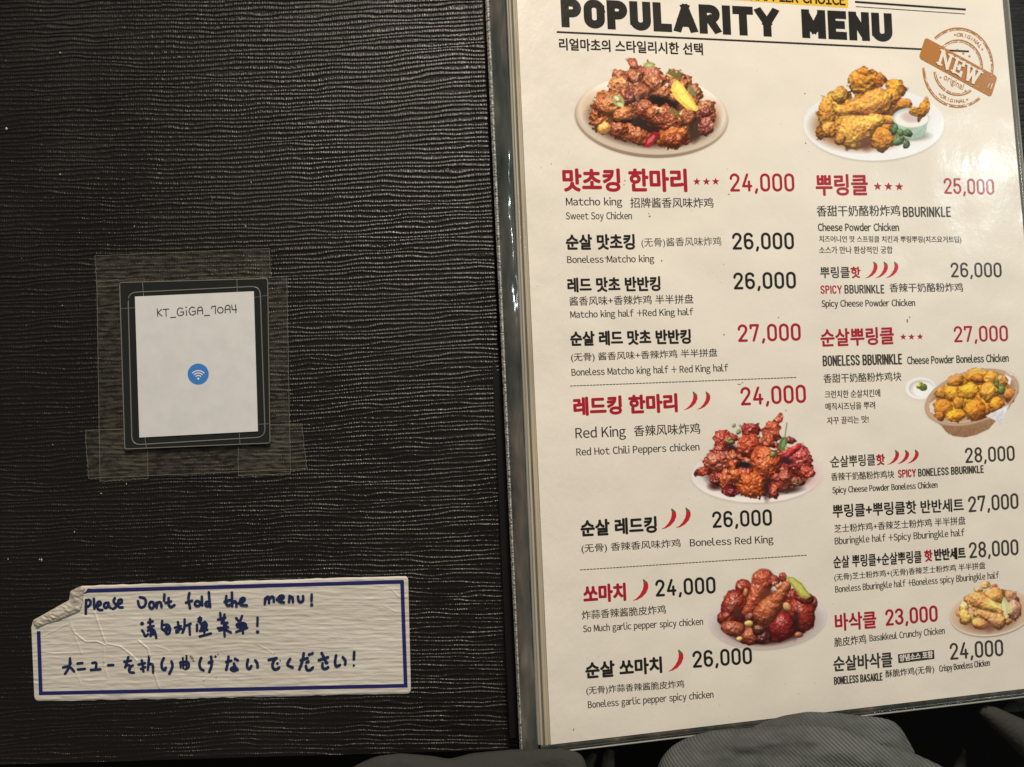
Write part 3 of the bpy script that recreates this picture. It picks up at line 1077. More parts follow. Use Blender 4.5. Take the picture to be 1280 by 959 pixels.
fla(636, 482, 536, 284, (163, 140, 116), 3, grad=(-22, -24, -26))
fla(640, 470, 528, 272, (196, 176, 150), 3)
fla(640, 452, 512, 262, (226, 209, 184), 3, grad=(-14, -18, -20))
fla(640, 460, 470, 225, (212, 190, 162), 3, soft=12)
fla(1050, 475, 70, 100, (196, 146, 112), 20, soft=9, alpha=.7)
fla(200, 400, 60, 90, (200, 165, 130), 20, soft=14, alpha=.7)
fla(640, 500, 430, 190, (70, 40, 28), 3, soft=10)
K = dict(tex=1.7, gloss=.6, rough_edge=.26)
lum(415, 185, 52, 42, (186, 108, 66), 30, **K); lum(508, 135, 36, 58, (160, 78, 52), -18, **K)
lum(875, 245, 45, 70, (170, 100, 60), -20, **K); lum(800, 205, 72, 62, (176, 118, 66), **K)
lum(935, 310, 60, 50, (170, 105, 60), 30, **K)
lum(430, 265, 98, 80, (196, 128, 74), -10, **K); lum(310, 330, 60, 40, (190, 120, 70), **K)
lum(620, 225, 128, 112, (160, 82, 60), 10, **K); lum(560, 320, 90, 55, (150, 76, 52), 20, **K)
_c = O(650, 480); p.heap(_c[0], _c[1], 390, 165, [(150, 78, 46), (172, 100, 60), (120, 58, 38)], 60, 46, 3, **K)
_c = O(640, 300); p.heap(_c[0], _c[1], 250, 110, [(160, 88, 56), (172, 100, 60)], 30, 44, 3, **K)
pol([(745, 175), (760, 140), (775, 165), (800, 145), (805, 175), (845, 165), (835, 220), (790, 205)], (110, 100, 48))
fla(690, 385, 150, 52, (34, 20, 18), 12, soft=5)
fla(430, 500, 120, 34, (30, 17, 15), 5, soft=5); fla(600, 560, 100, 120, (46, 28, 22), 0, soft=6)
lum(290, 470, 88, 100, (190, 108, 56), **K); lum(345, 395, 125, 88, (184, 104, 56), -12, **K)
lum(440, 460, 72, 50, (204, 128, 72), -5, **K); lum(480, 345, 42, 42, (132, 66, 56), **K)
lum(510, 600, 150, 62, (178, 96, 56), 17, **K); lum(400, 570, 70, 50, (150, 74, 42), 15, **K)
lum(600, 425, 80, 62, (164, 84, 52), 40, **K); lum(740, 490, 150, 88, (152, 72, 42), 22, **K)
lum(680, 440, 45, 40, (206, 140, 90), **K); lum(855, 470, 40, 45, (214, 150, 92), **K); lum(640, 455, 35, 35, (190, 110, 70), **K)
lum(795, 625, 122, 78, (190, 98, 46), -6, **K); lum(790, 640, 90, 50, (158, 72, 34), -6, **K)
fla(935, 560, 48, 92, (64, 44, 30), 5, soft=5)
lum(1010, 420, 66, 62, (186, 116, 76), **K); lum(1020, 545, 58, 66, (172, 96, 78), **K); lum(1005, 450, 36, 40, (130, 56, 44), **K)
lum(900, 480, 55, 70, (150, 80, 46), 20, **K); lum(310, 560, 46, 46, (218, 158, 76), tex=.6, gloss=.5)
fla(620, 120, 38, 22, (150, 152, 78), soft=2); fla(620, 122, 18, 9, (196, 190, 120), soft=2)
fla(405, 368, 48, 36, (150, 160, 96), 40, hole=.5, soft=1.4); fla(395, 350, 20, 12, (214, 214, 160), 40); fla(420, 395, 26, 12, (196, 204, 140), 30)
fla(795, 448, 36, 16, (96, 116, 62), 20, hole=.45); fla(920, 300, 16, 40, (120, 116, 70), -30)
pol([(815, 222), (785, 240), (769, 290), (800, 352), (880, 425), (950, 442), (962, 420), (905, 330), (850, 250)], (224, 186, 74))
pol([(815, 236), (800, 300), (850, 372), (930, 428), (948, 420), (895, 340), (842, 258)], (240, 214, 104))
pol([(775, 270), (800, 230), (812, 226), (800, 300), (808, 345)], (236, 196, 92))
pol([(584, 690), (600, 628), (655, 582), (688, 590), (676, 630), (622, 694)], (150, 28, 36))
pol([(604, 670), (614, 636), (652, 604), (664, 612), (640, 650)], (198, 92, 88))
p.build('printed picture of glazed chicken with a lemon wedge')

# --- cheese powder chicken with dip
p = Paint(1000, 78, 6.4, 184, 128, (228, 212, 184), seed=30)
def O(x, y): return x - 10 * 6.4, y - 8 * 6.4


fla(655, 556, 562, 292, (196, 180, 158), 0)
fla(655, 546, 566, 292, (236, 227, 212), 0, grad=(4, 4, 4))
fla(655, 520, 470, 215, (226, 216, 198), 0, soft=14)
fla(560, 560, 380, 190, (150, 96, 44), 0, soft=12)
K = dict(tex=1.25, gloss=.06, amb=.40, rough_edge=.2)
Yc = (226, 166, 58)
_c = O(560, 480); p.heap(_c[0], _c[1], 310, 230, [(206, 140, 46), (188, 118, 40), (214, 150, 58)], 36, 74, 0, **K)
lum(390, 310, 78, 64, (206, 152, 62), -30, **K); lum(275, 470, 66, 150, (214, 150, 62), -4, **K); lum(310, 590, 70, 62, (222, 146, 66), **K)
lum(830, 260, 96, 70, (212, 138, 44), 38, **K); lum(570, 200, 125, 104, (216, 146, 52), -24, **K); lum(700, 195, 48, 62, (192, 116, 42), 10, **K)
lum(590, 130, 50, 30, (220, 150, 50), **K)
lum(800, 325, 84, 62, (214, 142, 50), 32, **K); lum(905, 385, 62, 44, (206, 132, 44), 10, **K)
fla(610, 300, 70, 22, (120, 66, 24), -20, soft=8, alpha=.7)
fla(700, 460, 150, 40, (96, 46, 26), 0, soft=8)
KD = dict(tex=1.2, gloss=.06, amb=.44, rough_edge=.16)
dru(690, 370, 112, 385, 440, 44, (220, 156, 64), bow=-8, **KD)
lum(640, 462, 100, 26, (160, 84, 42), 4, **K)
dru(640, 500, 40, 800, 515, 34, (206, 136, 54), **KD)
fla(600, 640, 60, 100, (104, 58, 34), 0, soft=8)
lum(725, 665, 108, 100, (216, 142, 46), 0, **K)
dru(505, 605, 150, 690, 515, 52, (226, 164, 72), **KD); lum(385, 660, 46, 50, (214, 150, 62), **K)
fla(585, 690, 30, 44, (112, 66, 50), 10, soft=7)
fla(955, 640, 120, 34, (120, 120, 96), 0, soft=6)
pol([(812, 500), (1092, 500), (1072, 600), (1040, 650), (950, 668), (880, 645), (835, 590)], (176, 190, 166), grad=(-20, -16, -22))
fla(952, 496, 148, 80, (190, 200, 178)); fla(955, 504, 134, 66, (238, 226, 204)); fla(950, 490, 76, 42, (206, 182, 166), 8, soft=4)
lum(1048, 425, 44, 92, (208, 136, 44), 22, **K); lum(985, 440, 56, 40, (212, 142, 50), 20, **K)
for (x, y, a, b, r_) in ((818, 588, 30, 44, 20), (868, 618, 26, 34, -30), (922, 622, 36, 32, -10), (848, 682, 42, 30, -20), (915, 706, 30, 36, 10), (880, 660, 20, 20, 0)):
    lum(x, y, a, b, (86, 112, 62), r_, tex=.6, gloss=.2)
p.build('printed picture of yellow cheese powder chicken with a dip cup')

# --- red hot chicken
p = Paint(860, 512, 6.4, 170, 122, (207, 194, 168), seed=50)
def O(x, y): return x - 10 * 6.4, y - 12 * 6.4


fla(606, 612, 520, 222, (186, 172, 152)); fla(606, 602, 518, 220, (218, 206, 188), grad=(6, 4, 2)); fla(610, 590, 440, 170, (198, 178, 160), soft=10)
fla(1040, 600, 70, 100, (206, 170, 156), soft=14)
fla(620, 590, 400, 170, (58, 22, 20), soft=8)
K = dict(tex=1.8, gloss=.66, rough_edge=.26)
_c = O(620, 540); p.heap(_c[0], _c[1], 390, 200, [(150, 50, 36), (170, 70, 44), (120, 36, 30), (176, 84, 50)], 90, 40, 3, **K)
lum(350, 320, 84, 76, (158, 58, 40), **K); lum(560, 245, 78, 66, (156, 52, 44), **K); lum(310, 400, 60, 50, (170, 70, 50), **K)
lum(792, 158, 30, 68, (160, 56, 34), 34, **K); lum(735, 255, 80, 82, (176, 76, 46), **K); lum(880, 320, 50, 36, (136, 56, 46), **K)
lum(545, 375, 104, 92, (180, 72, 40), **K); lum(700, 330, 60, 60, (176, 80, 46), **K); lum(430, 300, 40, 30, (150, 56, 40), **K)
fla(410, 385, 46, 34, (60, 26, 28), soft=5)
lum(960, 480, 104, 130, (166, 62, 52), **K); lum(1015, 585, 66, 52, (166, 58, 42), **K); lum(900, 405, 86, 28, (176, 44, 44), -34, tex=.5, gloss=.6); lum(860, 440, 60, 22, (150, 34, 36), -30, tex=.5, gloss=.6)
fla(845, 490, 60, 26, (58, 24, 30), soft=5)
lum(300, 495, 112, 86, (172, 84, 58), **K); lum(185, 572, 66, 38, (156, 54, 34), -8, **K); lum(420, 470, 50, 60, (170, 76, 44), **K)
fla(280, 690, 50, 30, (70, 34, 28), soft=5); lum(290, 650, 50, 40, (110, 34, 30), **K)
lum(370, 640, 60, 112, (176, 78, 44), 5, **K); lum(410, 745, 56, 40, (112, 26, 28), **K)
lum(810, 630, 100, 108, (154, 60, 42), **K); lum(745, 730, 46, 54, (166, 62, 36), **K)
lum(680, 505, 124, 132, (188, 84, 42), -10, **K); lum(520, 580, 60, 50, (170, 56, 36), **K); lum(575, 685, 122, 112, (196, 88, 36), 18, **K); lum(440, 590, 44, 90, (190, 90, 44), -25, **K)
fla(520, 520, 52, 26, (26, 22, 26), 8, soft=3); fla(694, 715, 26, 76, (56, 26, 26), soft=5); fla(880, 722, 84, 22, (60, 42, 34), -6, soft=5)
lum(830, 620, 40, 34, (176, 86, 60), **K); lum(940, 655, 50, 34, (120, 66, 44), **K)
pol([(795, 398), (786, 352), (816, 296), (850, 296), (858, 350), (822, 412)], (84, 110, 56)); pol([(812, 390), (818, 330), (840, 310), (840, 360)], (120, 146, 88))
p.line(O(838, 300), O(856, 182), 9, (112, 116, 70))
for (x, y, a, b) in ((400, 332, 30, 18), (466, 256, 20, 22), (430, 208, 12, 16), (482, 208, 14, 8), (395, 310, 14, 16), (745, 440, 24, 24)):
    lum(x, y, a, b, (126, 134, 74), 20, tex=.5, gloss=.1)
p.build('printed picture of red hot chicken with green garnish')

# --- garlic pepper drumsticks
p = Paint(882, 708, 7.11, 156, 108, (203, 190, 166), seed=70)
def O(x, y): return x - 12 * 7.11, y - 8 * 7.11


fla(640, 536, 526, 268, (176, 162, 148), -4); fla(640, 528, 526, 266, (196, 184, 170), -4, grad=(-6, -8, -8)); fla(640, 560, 420, 200, (150, 124, 106), -4, soft=14)
fla(630, 520, 400, 230, (58, 22, 18), -4, soft=6)
K = dict(tex=1.0, gloss=.6, rough_edge=.10)
Ks = dict(tex=.45, gloss=.5, rough_edge=.06)
_c = O(630, 500); p.heap(_c[0], _c[1], 390, 225, [(120, 38, 26), (136, 50, 32), (150, 66, 42)], 22, 72, -4, **K)
lum(420, 245, 78, 78, (142, 50, 32), **K); lum(335, 400, 108, 150, (140, 46, 30), 20, **K); lum(270, 520, 80, 70, (120, 36, 24), **K)
lum(320, 400, 60, 30, (176, 96, 76), -40, **K); lum(1040, 380, 40, 60, (120, 50, 36), **K)
fla(375, 475, 46, 40, (70, 36, 26), soft=6)
lum(335, 610, 112, 72, (160, 80, 50), 10, **K)
dru(598, 178, 102, 452, 462, 46, (160, 68, 40), tex=1.0, gloss=.55, bow=-14); lum(480, 505, 44, 44, (112, 48, 36), **K)
fla(620, 330, 60, 80, (96, 46, 30), 30, soft=8)
lum(690, 180, 56, 44, (128, 42, 32), **K); lum(770, 155, 34, 46, (146, 58, 48), **K); lum(700, 210, 30, 30, (160, 84, 64), **K)
lum(935, 480, 122, 168, (142, 44, 32), -14, **K); lum(960, 330, 90, 60, (126, 46, 34), 20, **K)
fla(888, 560, 26, 100, (40, 18, 18), 4, soft=6); fla(740, 450, 60, 60, (100, 60, 34), 0, soft=8)
lum(755, 590, 118, 130, (128, 34, 30), **K); lum(590, 690, 84, 60, (84, 32, 32), **K); lum(480, 680, 56, 76, (172, 92, 56), **K); lum(560, 620, 60, 50, (92, 48, 30), **K)
dru(610, 482, 106, 800, 235, 50, (170, 88, 50), tex=1.0, gloss=.5, bow=8)
for (x, y, a, b, r_, c_) in ((470, 568, 42, 32, 0, (204, 156, 88)), (386, 702, 30, 24, 0, (206, 156, 92)), (810, 418, 34, 48, -30, (198, 142, 84)), (915, 666, 40, 26, 0, (170, 98, 60)), (442, 295, 24, 48, 0, (170, 104, 64)), (725, 238, 24, 24, 0, (190, 120, 84))):
    lum(x, y, a, b, c_, r_, tex=.25, gloss=.4, rough_edge=.05)
pol([(792, 148), (860, 152), (940, 205), (1022, 322), (980, 346), (930, 332), (860, 240)], (150, 140, 56)); pol([(815, 158), (862, 165), (930, 220), (1000, 318), (940, 316), (872, 232)], (182, 174, 86))
p.build('printed picture of dark glazed drumsticks with whole garlic')

# --- basket of boneless bites
p = Paint(1128, 454, 8.0, 150, 96, (226, 211, 186), seed=90)
def O(x, y): return x - 8 * 8, y - 14 * 8


fla(250, 400, 150, 90, (206, 190, 172), soft=6, alpha=.6); fla(246, 364, 156, 110, (238, 230, 216)); fla(258, 366, 128, 86, (190, 176, 164)); fla(272, 378, 122, 84, (244, 238, 224), soft=5)
lum(270, 346, 34, 40, (104, 118, 62), tex=.6, gloss=.1); lum(228, 338, 22, 30, (206, 190, 92), tex=.4, gloss=.1)
pol([(300, 600), (330, 660), (450, 735), (500, 800), (570, 842), (690, 856), (800, 832), (930, 772), (1000, 690), (1130, 560), (1232, 400), (1200, 360), (700, 640)], (178, 136, 100), grad=(-30, -30, -28))
for i in range(9):
    p.line(O(470 + i * 62, 730 - i * 9), O(535 + i * 52, 830 - i * 12), 9, (146, 108, 78))
fla(758, 455, 486, 262, (170, 132, 100), -17); fla(758, 450, 462, 238, (214, 186, 156), -17); fla(758, 440, 430, 210, (150, 100, 50), -17, soft=10)
pol([(1095, 200), (1165, 215), (1140, 330), (1080, 300)], (238, 228, 216)); pol([(330, 520), (400, 470), (420, 640), (340, 600)], (226, 204, 184))
K = dict(tex=.9, gloss=.10, amb=.46, rough_edge=.2)
_c = O(760, 440); p.heap(_c[0], _c[1], 380, 190, [(206, 132, 42), (222, 152, 46)], 70, 48, -17, **K)
for (x, y, a, b, r_, c_) in ((590, 285, 92, 60, -20, (222, 150, 48)), (800, 245, 156, 88, 0, (226, 156, 44)), (820, 265, 90, 40, 0, (196, 122, 42)), (955, 265, 74, 84, 0, (228, 160, 58)), (1055, 285, 60, 60, 0, (224, 160, 80)),
                            (450, 400, 56, 60, 0, (226, 160, 62)), (570, 415, 92, 80, 0, (226, 152, 46)), (1130, 440, 64, 72, 0, (200, 128, 60)), (725, 392, 108, 86, 0, (228, 158, 46)), (920, 402, 82, 108, 0, (228, 158, 60)),
                            (470, 560, 92, 90, 0, (216, 142, 44)), (622, 515, 62, 76, 0, (212, 140, 46)), (1000, 525, 82, 70, 0, (226, 146, 42)), (600, 635, 92, 74, 0, (228, 152, 40)), (790, 585, 108, 112, 0, (216, 134, 40)), (440, 640, 50, 46, 0, (206, 126, 42))):
    lum(x, y, a, b, c_, r_, **K)
lum(1050, 382, 46, 50, (108, 126, 56), tex=.4, gloss=.3); lum(1006, 302, 22, 62, (132, 138, 56), -8, tex=.4, gloss=.2)
fla(758, 455, 478, 256, (196, 160, 128), -17, hole=.94)
pol([(895, 640), (1135, 525), (1100, 600), (1050, 722), (1000, 690)], (236, 228, 220), grad=(-26, -26, -20))
p.build('printed picture of boneless chicken bites in a wicker basket')

# --- plain crispy chicken
p = Paint(1182, 722, 9.59, 122, 78, (214, 200, 174), seed=110)
def O(x, y): return x - 12 * 9.59, y - 12 * 9.59


fla(668, 548, 508, 282, (160, 138, 112), -8); fla(664, 530, 506, 284, (216, 200, 176), -8); fla(664, 524, 490, 270, (206, 180, 150), -8, grad=(-12, -14, -16)); fla(660, 530, 410, 205, (200, 156, 112), -8, soft=14)
fla(640, 560, 320, 190, (130, 84, 56), -5, soft=10)
K = dict(tex=.8, gloss=.10, amb=.47, rough_edge=.16)
_c = O(640, 480); p.heap(_c[0], _c[1], 340, 200, [(200, 146, 84), (216, 164, 96)], 50, 56, -5, **K)
for (x, y, a, b, r_, c_) in ((890, 345, 110, 70, 30, (190, 134, 96)), (935, 500, 92, 120, 0, (196, 146, 112)), (590, 205, 54, 52, 0, (214, 158, 88)), (500, 260, 60, 40, 0, (222, 174, 104)), (690, 245, 64, 48, 0, (186, 116, 70)), (700, 335, 134, 92, 10, (220, 158, 82)),
                            (500, 375, 112, 90, 10, (230, 184, 104)), (340, 470, 62, 74, 0, (230, 190, 120)), (350, 580, 76, 100, -6, (226, 174, 86)), (430, 545, 36, 92, -15, (208, 156, 108)),
                            (560, 565, 120, 62, 15, (220, 168, 96)), (745, 625, 92, 108, -10, (216, 158, 102)), (650, 445, 166, 62, 12, (226, 174, 98)), (520, 662, 112, 68, 15, (224, 168, 88))):
    lum(x, y, a, b, c_, r_, **K)
dru(500, 385, 96, 770, 505, 44, (224, 168, 92), tex=.8, gloss=.1, amb=.48)
dru(745, 640, 90, 520, 535, 40, (214, 154, 92), tex=.8, gloss=.1, amb=.47)
lum(520, 668, 108, 62, (224, 168, 90), 15, **K)
fla(635, 705, 38, 48, (130, 84, 68), 0, soft=8)
pol([(815, 345), (880, 430), (918, 532), (850, 552), (790, 500), (785, 420)], (200, 194, 128)); pol([(815, 360), (830, 470), (850, 545), (790, 500), (787, 420)], (216, 210, 160))
p.build('printed picture of plain crispy fried chicken')


# ------------------------------------------------------------------ network card taped to the cover
M['card'] = mat('white_card_paper', (.66, .64, .60), .75, spec=.2)
m = M['card']
L(m, ramp(m, noise(m, 16, 4), [(.3, (.60, .61, .62)), (.7, (.655, .665, .67))]), m.node_tree.nodes['Principled BSDF'].inputs['Base Color'])
M['card_ink'] = mat('grey_card_ink', (.06, .055, .055), .6, spec=.2)
M['blue'] = mat('blue_disc_print', (.045, .20, .56), .5, spec=.3)
M['card_white'] = mat('white_print', (.74, .73, .70), .6, spec=.2)
m = M['pocket'] = mat('clear_pocket_over_black', (.013, .015, .014), .17, spec=.5)
bump(m, noise(m, 6, 3), .25, .02, False)
M['pocket_rim'] = mat('clear_pocket_edge', (.17, .17, .155), .25, spec=.5)


def clear_film(name, col, rough, fac, seed):
    mm = mat(name, col, rough, spec=.5)
    nt = mm.node_tree
    pb_ = nt.nodes['Principled BSDF']; out = nt.nodes['Material Output']
    tr = N(mm, 'ShaderNodeBsdfTransparent'); mxs = N(mm, 'ShaderNodeMixShader')
    nz = noise(mm, 20, 4, stretch=(1, 2.6, 1))
    mr = N(mm, 'ShaderNodeMapRange'); mr.inputs[1].default_value = .43; mr.inputs[2].default_value = .56
    mr.inputs[3].default_value = fac * .30; mr.inputs[4].default_value = fac
    L(mm, nz, mr.inputs[0]); L(mm, mr.outputs[0], mxs.inputs[0])
    L(mm, tr.outputs[0], mxs.inputs[1]); L(mm, pb_.outputs[0], mxs.inputs[2]); L(mm, mxs.outputs[0], out.inputs['Surface'])
    return mm


M['tape'] = clear_film('clear_packing_tape', (.115, .106, .082), .20, .36, 1)
M['tape_edge'] = mat('tape_cut_edge', (.20, .185, .15), .4)

wc = Z(245, 460, 0)
card = thing('network_card', tuple(wc), 'small white network card in a clear pocket held by clear tape on the black cover', 'card')


def quad_patch(name, corners, zf, step, material, parent, wob=0, seed=0, label=None, extra=0):
    c = np.array(corners, float)      # tl tr br bl
    nu = int(max(np.hypot(*(c[1] - c[0])), np.hypot(*(c[2] - c[3]))) / step) + 2
    nv = int(max(np.hypot(*(c[3] - c[0])), np.hypot(*(c[2] - c[1]))) / (step * .6)) + 2
    V_, U_ = np.meshgrid(np.linspace(0, 1, nv), np.linspace(0, 1, nu), indexing='ij')
    X = (c[0, 0] * (1 - U_) + c[1, 0] * U_) * (1 - V_) + (c[3, 0] * (1 - U_) + c[2, 0] * U_) * V_
    Y = (c[0, 1] * (1 - U_) + c[1, 1] * U_) * (1 - V_) + (c[3, 1] * (1 - U_) + c[2, 1] * U_) * V_
    if wob:
        X = X + wob * vn(Y / 2.6, V_ * 0 + 3, seed) * (np.abs(U_ - .5) > .47)
        Y = Y + wob * vn(X / 2.6, V_ * 0 + 9, seed) * (np.abs(V_ - .5) > .47)
    return obj(name, Z(X.ravel(), Y.ravel(), zf(X, Y).ravel()), grid_faces(nv, nu), material, parent, True, label)


tz = lambda k: (lambda X, Y: .0042 + k + .75 * np.clip(ribs(X, Y), 0, 1.2) * RA + .0016 * vn(X / 11, Y / 3.2, 41))
for i, (c, wob) in enumerate((([(118.5, 320), (336.7, 310.7), (338.5, 345), (121, 359)], 1.3), ([(121, 352), (180, 348), (185, 598), (125, 602)], 1.0),
                              ([(295, 349), (358.5, 346), (363, 592), (298, 595)], 1.0), ([(106.7, 538), (377, 530), (383.5, 586), (110.5, 598)], 1.3))):
    quad_patch('tape_strip', c, tz(.0012 * i), 1.6, M['tape'], card, wob, 50 + i)
    c = np.array(c)
    V = []; Fc = []
    for a, b in ((0, 1), (1, 2), (2, 3), (3, 0)):
        n = 40
        P = []
        for t in np.linspace(0, 1, n):
            q = c[a] * (1 - t) + c[b] * t
            jit = wob * 1.1 if (a, b) in ((1, 2), (3, 0)) and i in (0, 3) or (a, b) in ((0, 1), (2, 3)) and i in (1, 2) else .25
            q = q + np.array([random.uniform(-jit, jit) * .6, random.uniform(-jit, jit) * .6])
            P.append(Z(q[0], q[1], .0075 + .0012 * i + float(ribs(q[0], q[1])) * RA * .6))
        vv_, ff_ = tube(P, .00085, 4)
        Fc += [[k + len(V) for k in f] for f in ff_]; V += [tuple(t) for t in vv_]
    obj('tape_edge', V, Fc, M['tape_edge'], card)


def rounded(c, r, n=6):
    c = np.array(c, float); out = []
    for i in range(4):
        p, a, b = c[i], c[i - 1], c[(i + 1) % 4]
        da = (a - p) / np.hypot(*(a - p)); db = (b - p) / np.hypot(*(b - p))
        for t in np.linspace(0, 1, n):
            p0, p1, p2 = p + da * r, p, p + db * r
            out.append((1 - t) ** 2 * p0 + 2 * t * (1 - t) * p1 + t * t * p2)
    return np.array(out)


po = rounded([(149.5, 353.5), (334.5, 348.5), (337.5, 554), (156, 561.5)], 3)
slab('pocket', Z(po[:, 0], po[:, 1], np.full(len(po), .022)), .014, M['pocket'], card)
pi_ = rounded([(160, 366), (325, 358), (331.5, 546.5), (165, 556.5)], 11)
for pts_, rr_ in ((po, .0022), (pi_, .0026)):
    ring_ = np.vstack([pts_, pts_[:2]])
    v_, f_ = tube(Z(ring_[:, 0], ring_[:, 1], np.full(len(ring_), .0222)), rr_, 6)
    obj('pocket_rim', v_, f_, M['pocket_rim'], card, True)
pc = np.array([(168.6, 370.8), (317.2, 364.2), (322.3, 539.2), (174.2, 547)])
slab('paper', Z(pc[:, 0], pc[:, 1], np.full(4, .0262)), .003, M['card'], card)
# faint welds of the tape across the pocket
for (a, b) in (((178, 352), (179.5, 371)), ((296, 350), (296.6, 366)), ((181, 546), (183, 561)), ((299, 541), (300, 556)),
               ((151, 386), (169, 385)), ((318, 372), (336, 369)), ((323, 530.5), (337, 530))):
    v_, f_ = tube([Z(a[0], a[1], .0228), Z(b[0], b[1], .0228)], .0011, 4)
    obj('tape_edge', v_, f_, M['tape_edge'], card)
flz = lambda z: (lambda px, py, h: Z(px, py, np.asarray(h) + z))
fl = Flat(flz(.0268), 0)


def zt(pts, ox, oy, sc_): return [(ox + x / sc_, oy + y / sc_) for x, y in pts]


def ringpts(cx, cy, rx, ry, n=18): return [(cx + rx * math.cos(2 * math.pi * i / n), cy + ry * math.sin(2 * math.pi * i / n)) for i in range(n + 1)]


for st in ([(162, 160), (170, 250)], [(215, 165), (172, 205), (222, 248)], [(235, 167), (305, 161)], [(268, 165), (273, 250)], [(328, 267), (390, 262)],
           [(477, 158), (440, 145), (412, 170), (408, 215), (430, 243), (465, 241), (487, 222), (487, 196), (452, 198)], [(521, 178), (525, 240)],
           [(622, 148), (590, 135), (562, 155), (553, 195), (572, 230), (605, 236), (632, 216), (633, 187), (597, 190)],
           [(661, 225), (659, 170), (670, 142), (700, 135), (718, 155), (723, 222)], [(660, 182), (719, 178)], [(745, 243), (808, 238)],
           [(832, 155), (837, 130), (880, 124), (879, 215)], ringpts(940, 175, 34, 36), [(1000, 208), (998, 150), (1012, 120), (1040, 113), (1058, 133), (1061, 205)],
           [(1000, 166), (1060, 162)], [(1080, 114), (1086, 168), (1141, 170)], [(1127, 110), (1131, 206)]):
    fl.ribbon(zt(st, 180, 370, 9.846), 1.25)
fl.disc(180 + 519 / 9.846, 370 + 140 / 9.846, .95)
fl.build('network_name_lettering', M['card_ink'], card)
fl = Flat(flz(.0266), 0); fl.disc(247.7, 467.7, 13.2, n=40)
ws = fl.build('wifi_symbol', M['blue'], card)
fl = Flat(flz(.0272), 0)
fl.disc(247.9, 473.4, 1.35)
for r_ in (4.2, 7.2, 10.2):
    fl.ribbon([(247.9 + r_ * math.sin(a), 473.6 - r_ * math.cos(a)) for a in np.linspace(-.78, .78, 12)], 1.35)
fl.build('signal_arcs', M['card_white'], ws)

# ------------------------------------------------------------------ handwritten notice sticker
m = M['sticker'] = mat('worn_white_sticker', (.60, .555, .47), .42, spec=.4)
c1 = ramp(m, noise(m, 3.5, 4, stretch=(.6, 2.2, 1)), [(.28, (.57, .54, .475)), (.72, (.68, .65, .59))])
L(m, c1, m.node_tree.nodes['Principled BSDF'].inputs['Base Color'])
bump(m, noise(m, 26, 4, stretch=(.45, 1.6, 1)), .35, .012, False)
M['navy'] = mat('navy_border_print', (.016, .018, .135), .38, spec=.4)
M['pen'] = mat('blue_black_marker', (.010, .022, .085), .45, spec=.35)
m = M['flap'] = mat('sticky_back_of_sticker', (.36, .32, .28), .5, spec=.4)
L(m, ramp(m, noise(m, 14, 4), [(.3, (.33, .285, .25)), (.5, (.45, .41, .345)), (.72, (.60, .56, .48))]), m.node_tree.nodes['Principled BSDF'].inputs['Base Color'])
M['stain'] = mat('brown_food_stain', (.26, .19, .085), .5, spec=.3)

CRE = [zt(c, 20, 700, 4) for c in ([(392, 262), (430, 370), (450, 420), (520, 432), (570, 470), (605, 505)], [(268, 308), (292, 365), (345, 408), (405, 408), (450, 428)],
                                   [(610, 402), (660, 445), (680, 540), (700, 590), (716, 640)], [(440, 430), (438, 520), (460, 590)], [(130, 460), (190, 468), (290, 465)],
                                   [(700, 430), (760, 450)], [(140, 380), (200, 350), (260, 320)], [(300, 560), (325, 620)], [(290, 370), (330, 470)],
                                   [(1210, 425), (1250, 445), (1290, 470)], [(940, 600), (985, 570)], [(1880, 150), (1920, 190), (1960, 190)], [(1840, 230), (1900, 260), (1960, 262)])]


def crease(X, Y):
    h = np.zeros_like(X)
    for k, c in enumerate(CRE):
        wd, am = (.8, .0036) if k < 3 else (.8, .0017)
        d = np.full_like(X, 1e9)
        for a, b in zip(c[:-1], c[1:]):
            a = np.array(a); b = np.array(b); ab = b - a
            t = np.clip(((X - a[0]) * ab[0] + (Y - a[1]) * ab[1]) / (ab @ ab), 0, 1)
            d = np.minimum(d, np.hypot(X - a[0] - t * ab[0], Y - a[1] - t * ab[1]))
        h = np.maximum(h, am * np.exp(-(d / wd) ** 2))
    return h


def stick_h(X, Y):
    X = np.asarray(X, float); Y = np.asarray(Y, float)
    return .0078 + .24 * np.clip(ribs(X, Y), 0, 1.1) * RA + crease(X, Y) + .0009 * vn(X / 14, Y / 3.2, 61)


def SK(px, py, h): return Z(px, py, stick_h(px, py) + np.asarray(h))


sl_ = Z(276, 800, 0)
sticker = thing('notice_sticker', tuple(sl_), 'long white handwritten notice sticker with navy border and torn corner on the black cover', 'sticker')
ns, nr = 480, 190
S_ = np.linspace(0, 1, ns)
xt = 39.2 + S_ * (510.2 - 39.2)
yt_ = np.interp(xt, [39, 41.5, 87, 87.6, 102, 180, 300, 400, 511], [784.5, 775.5, 749.6, 739.5, 732.4, 730, 726.4, 723.2, 719.8])
xb = 43 + S_ * (513.6 - 43)
yb_ = np.interp(xb, [43, 150, 300, 514], [876.3, 874.8, 871.8, 866.6])
r5 = 4.5
def rnd_corner(d): return np.where(d < r5, r5 - np.sqrt(np.clip(r5 ** 2 - (r5 - d) ** 2, 0, None)), 0)
yt_ = yt_ + rnd_corner(510.2 - xt); yb_ = yb_ - rnd_corner(513.6 - xb) - rnd_corner(xb - 43)
R_ = np.linspace(0, 1, nr)[:, None]
X = xt + R_ * (xb - xt); Y = yt_ + R_ * (yb_ - yt_)
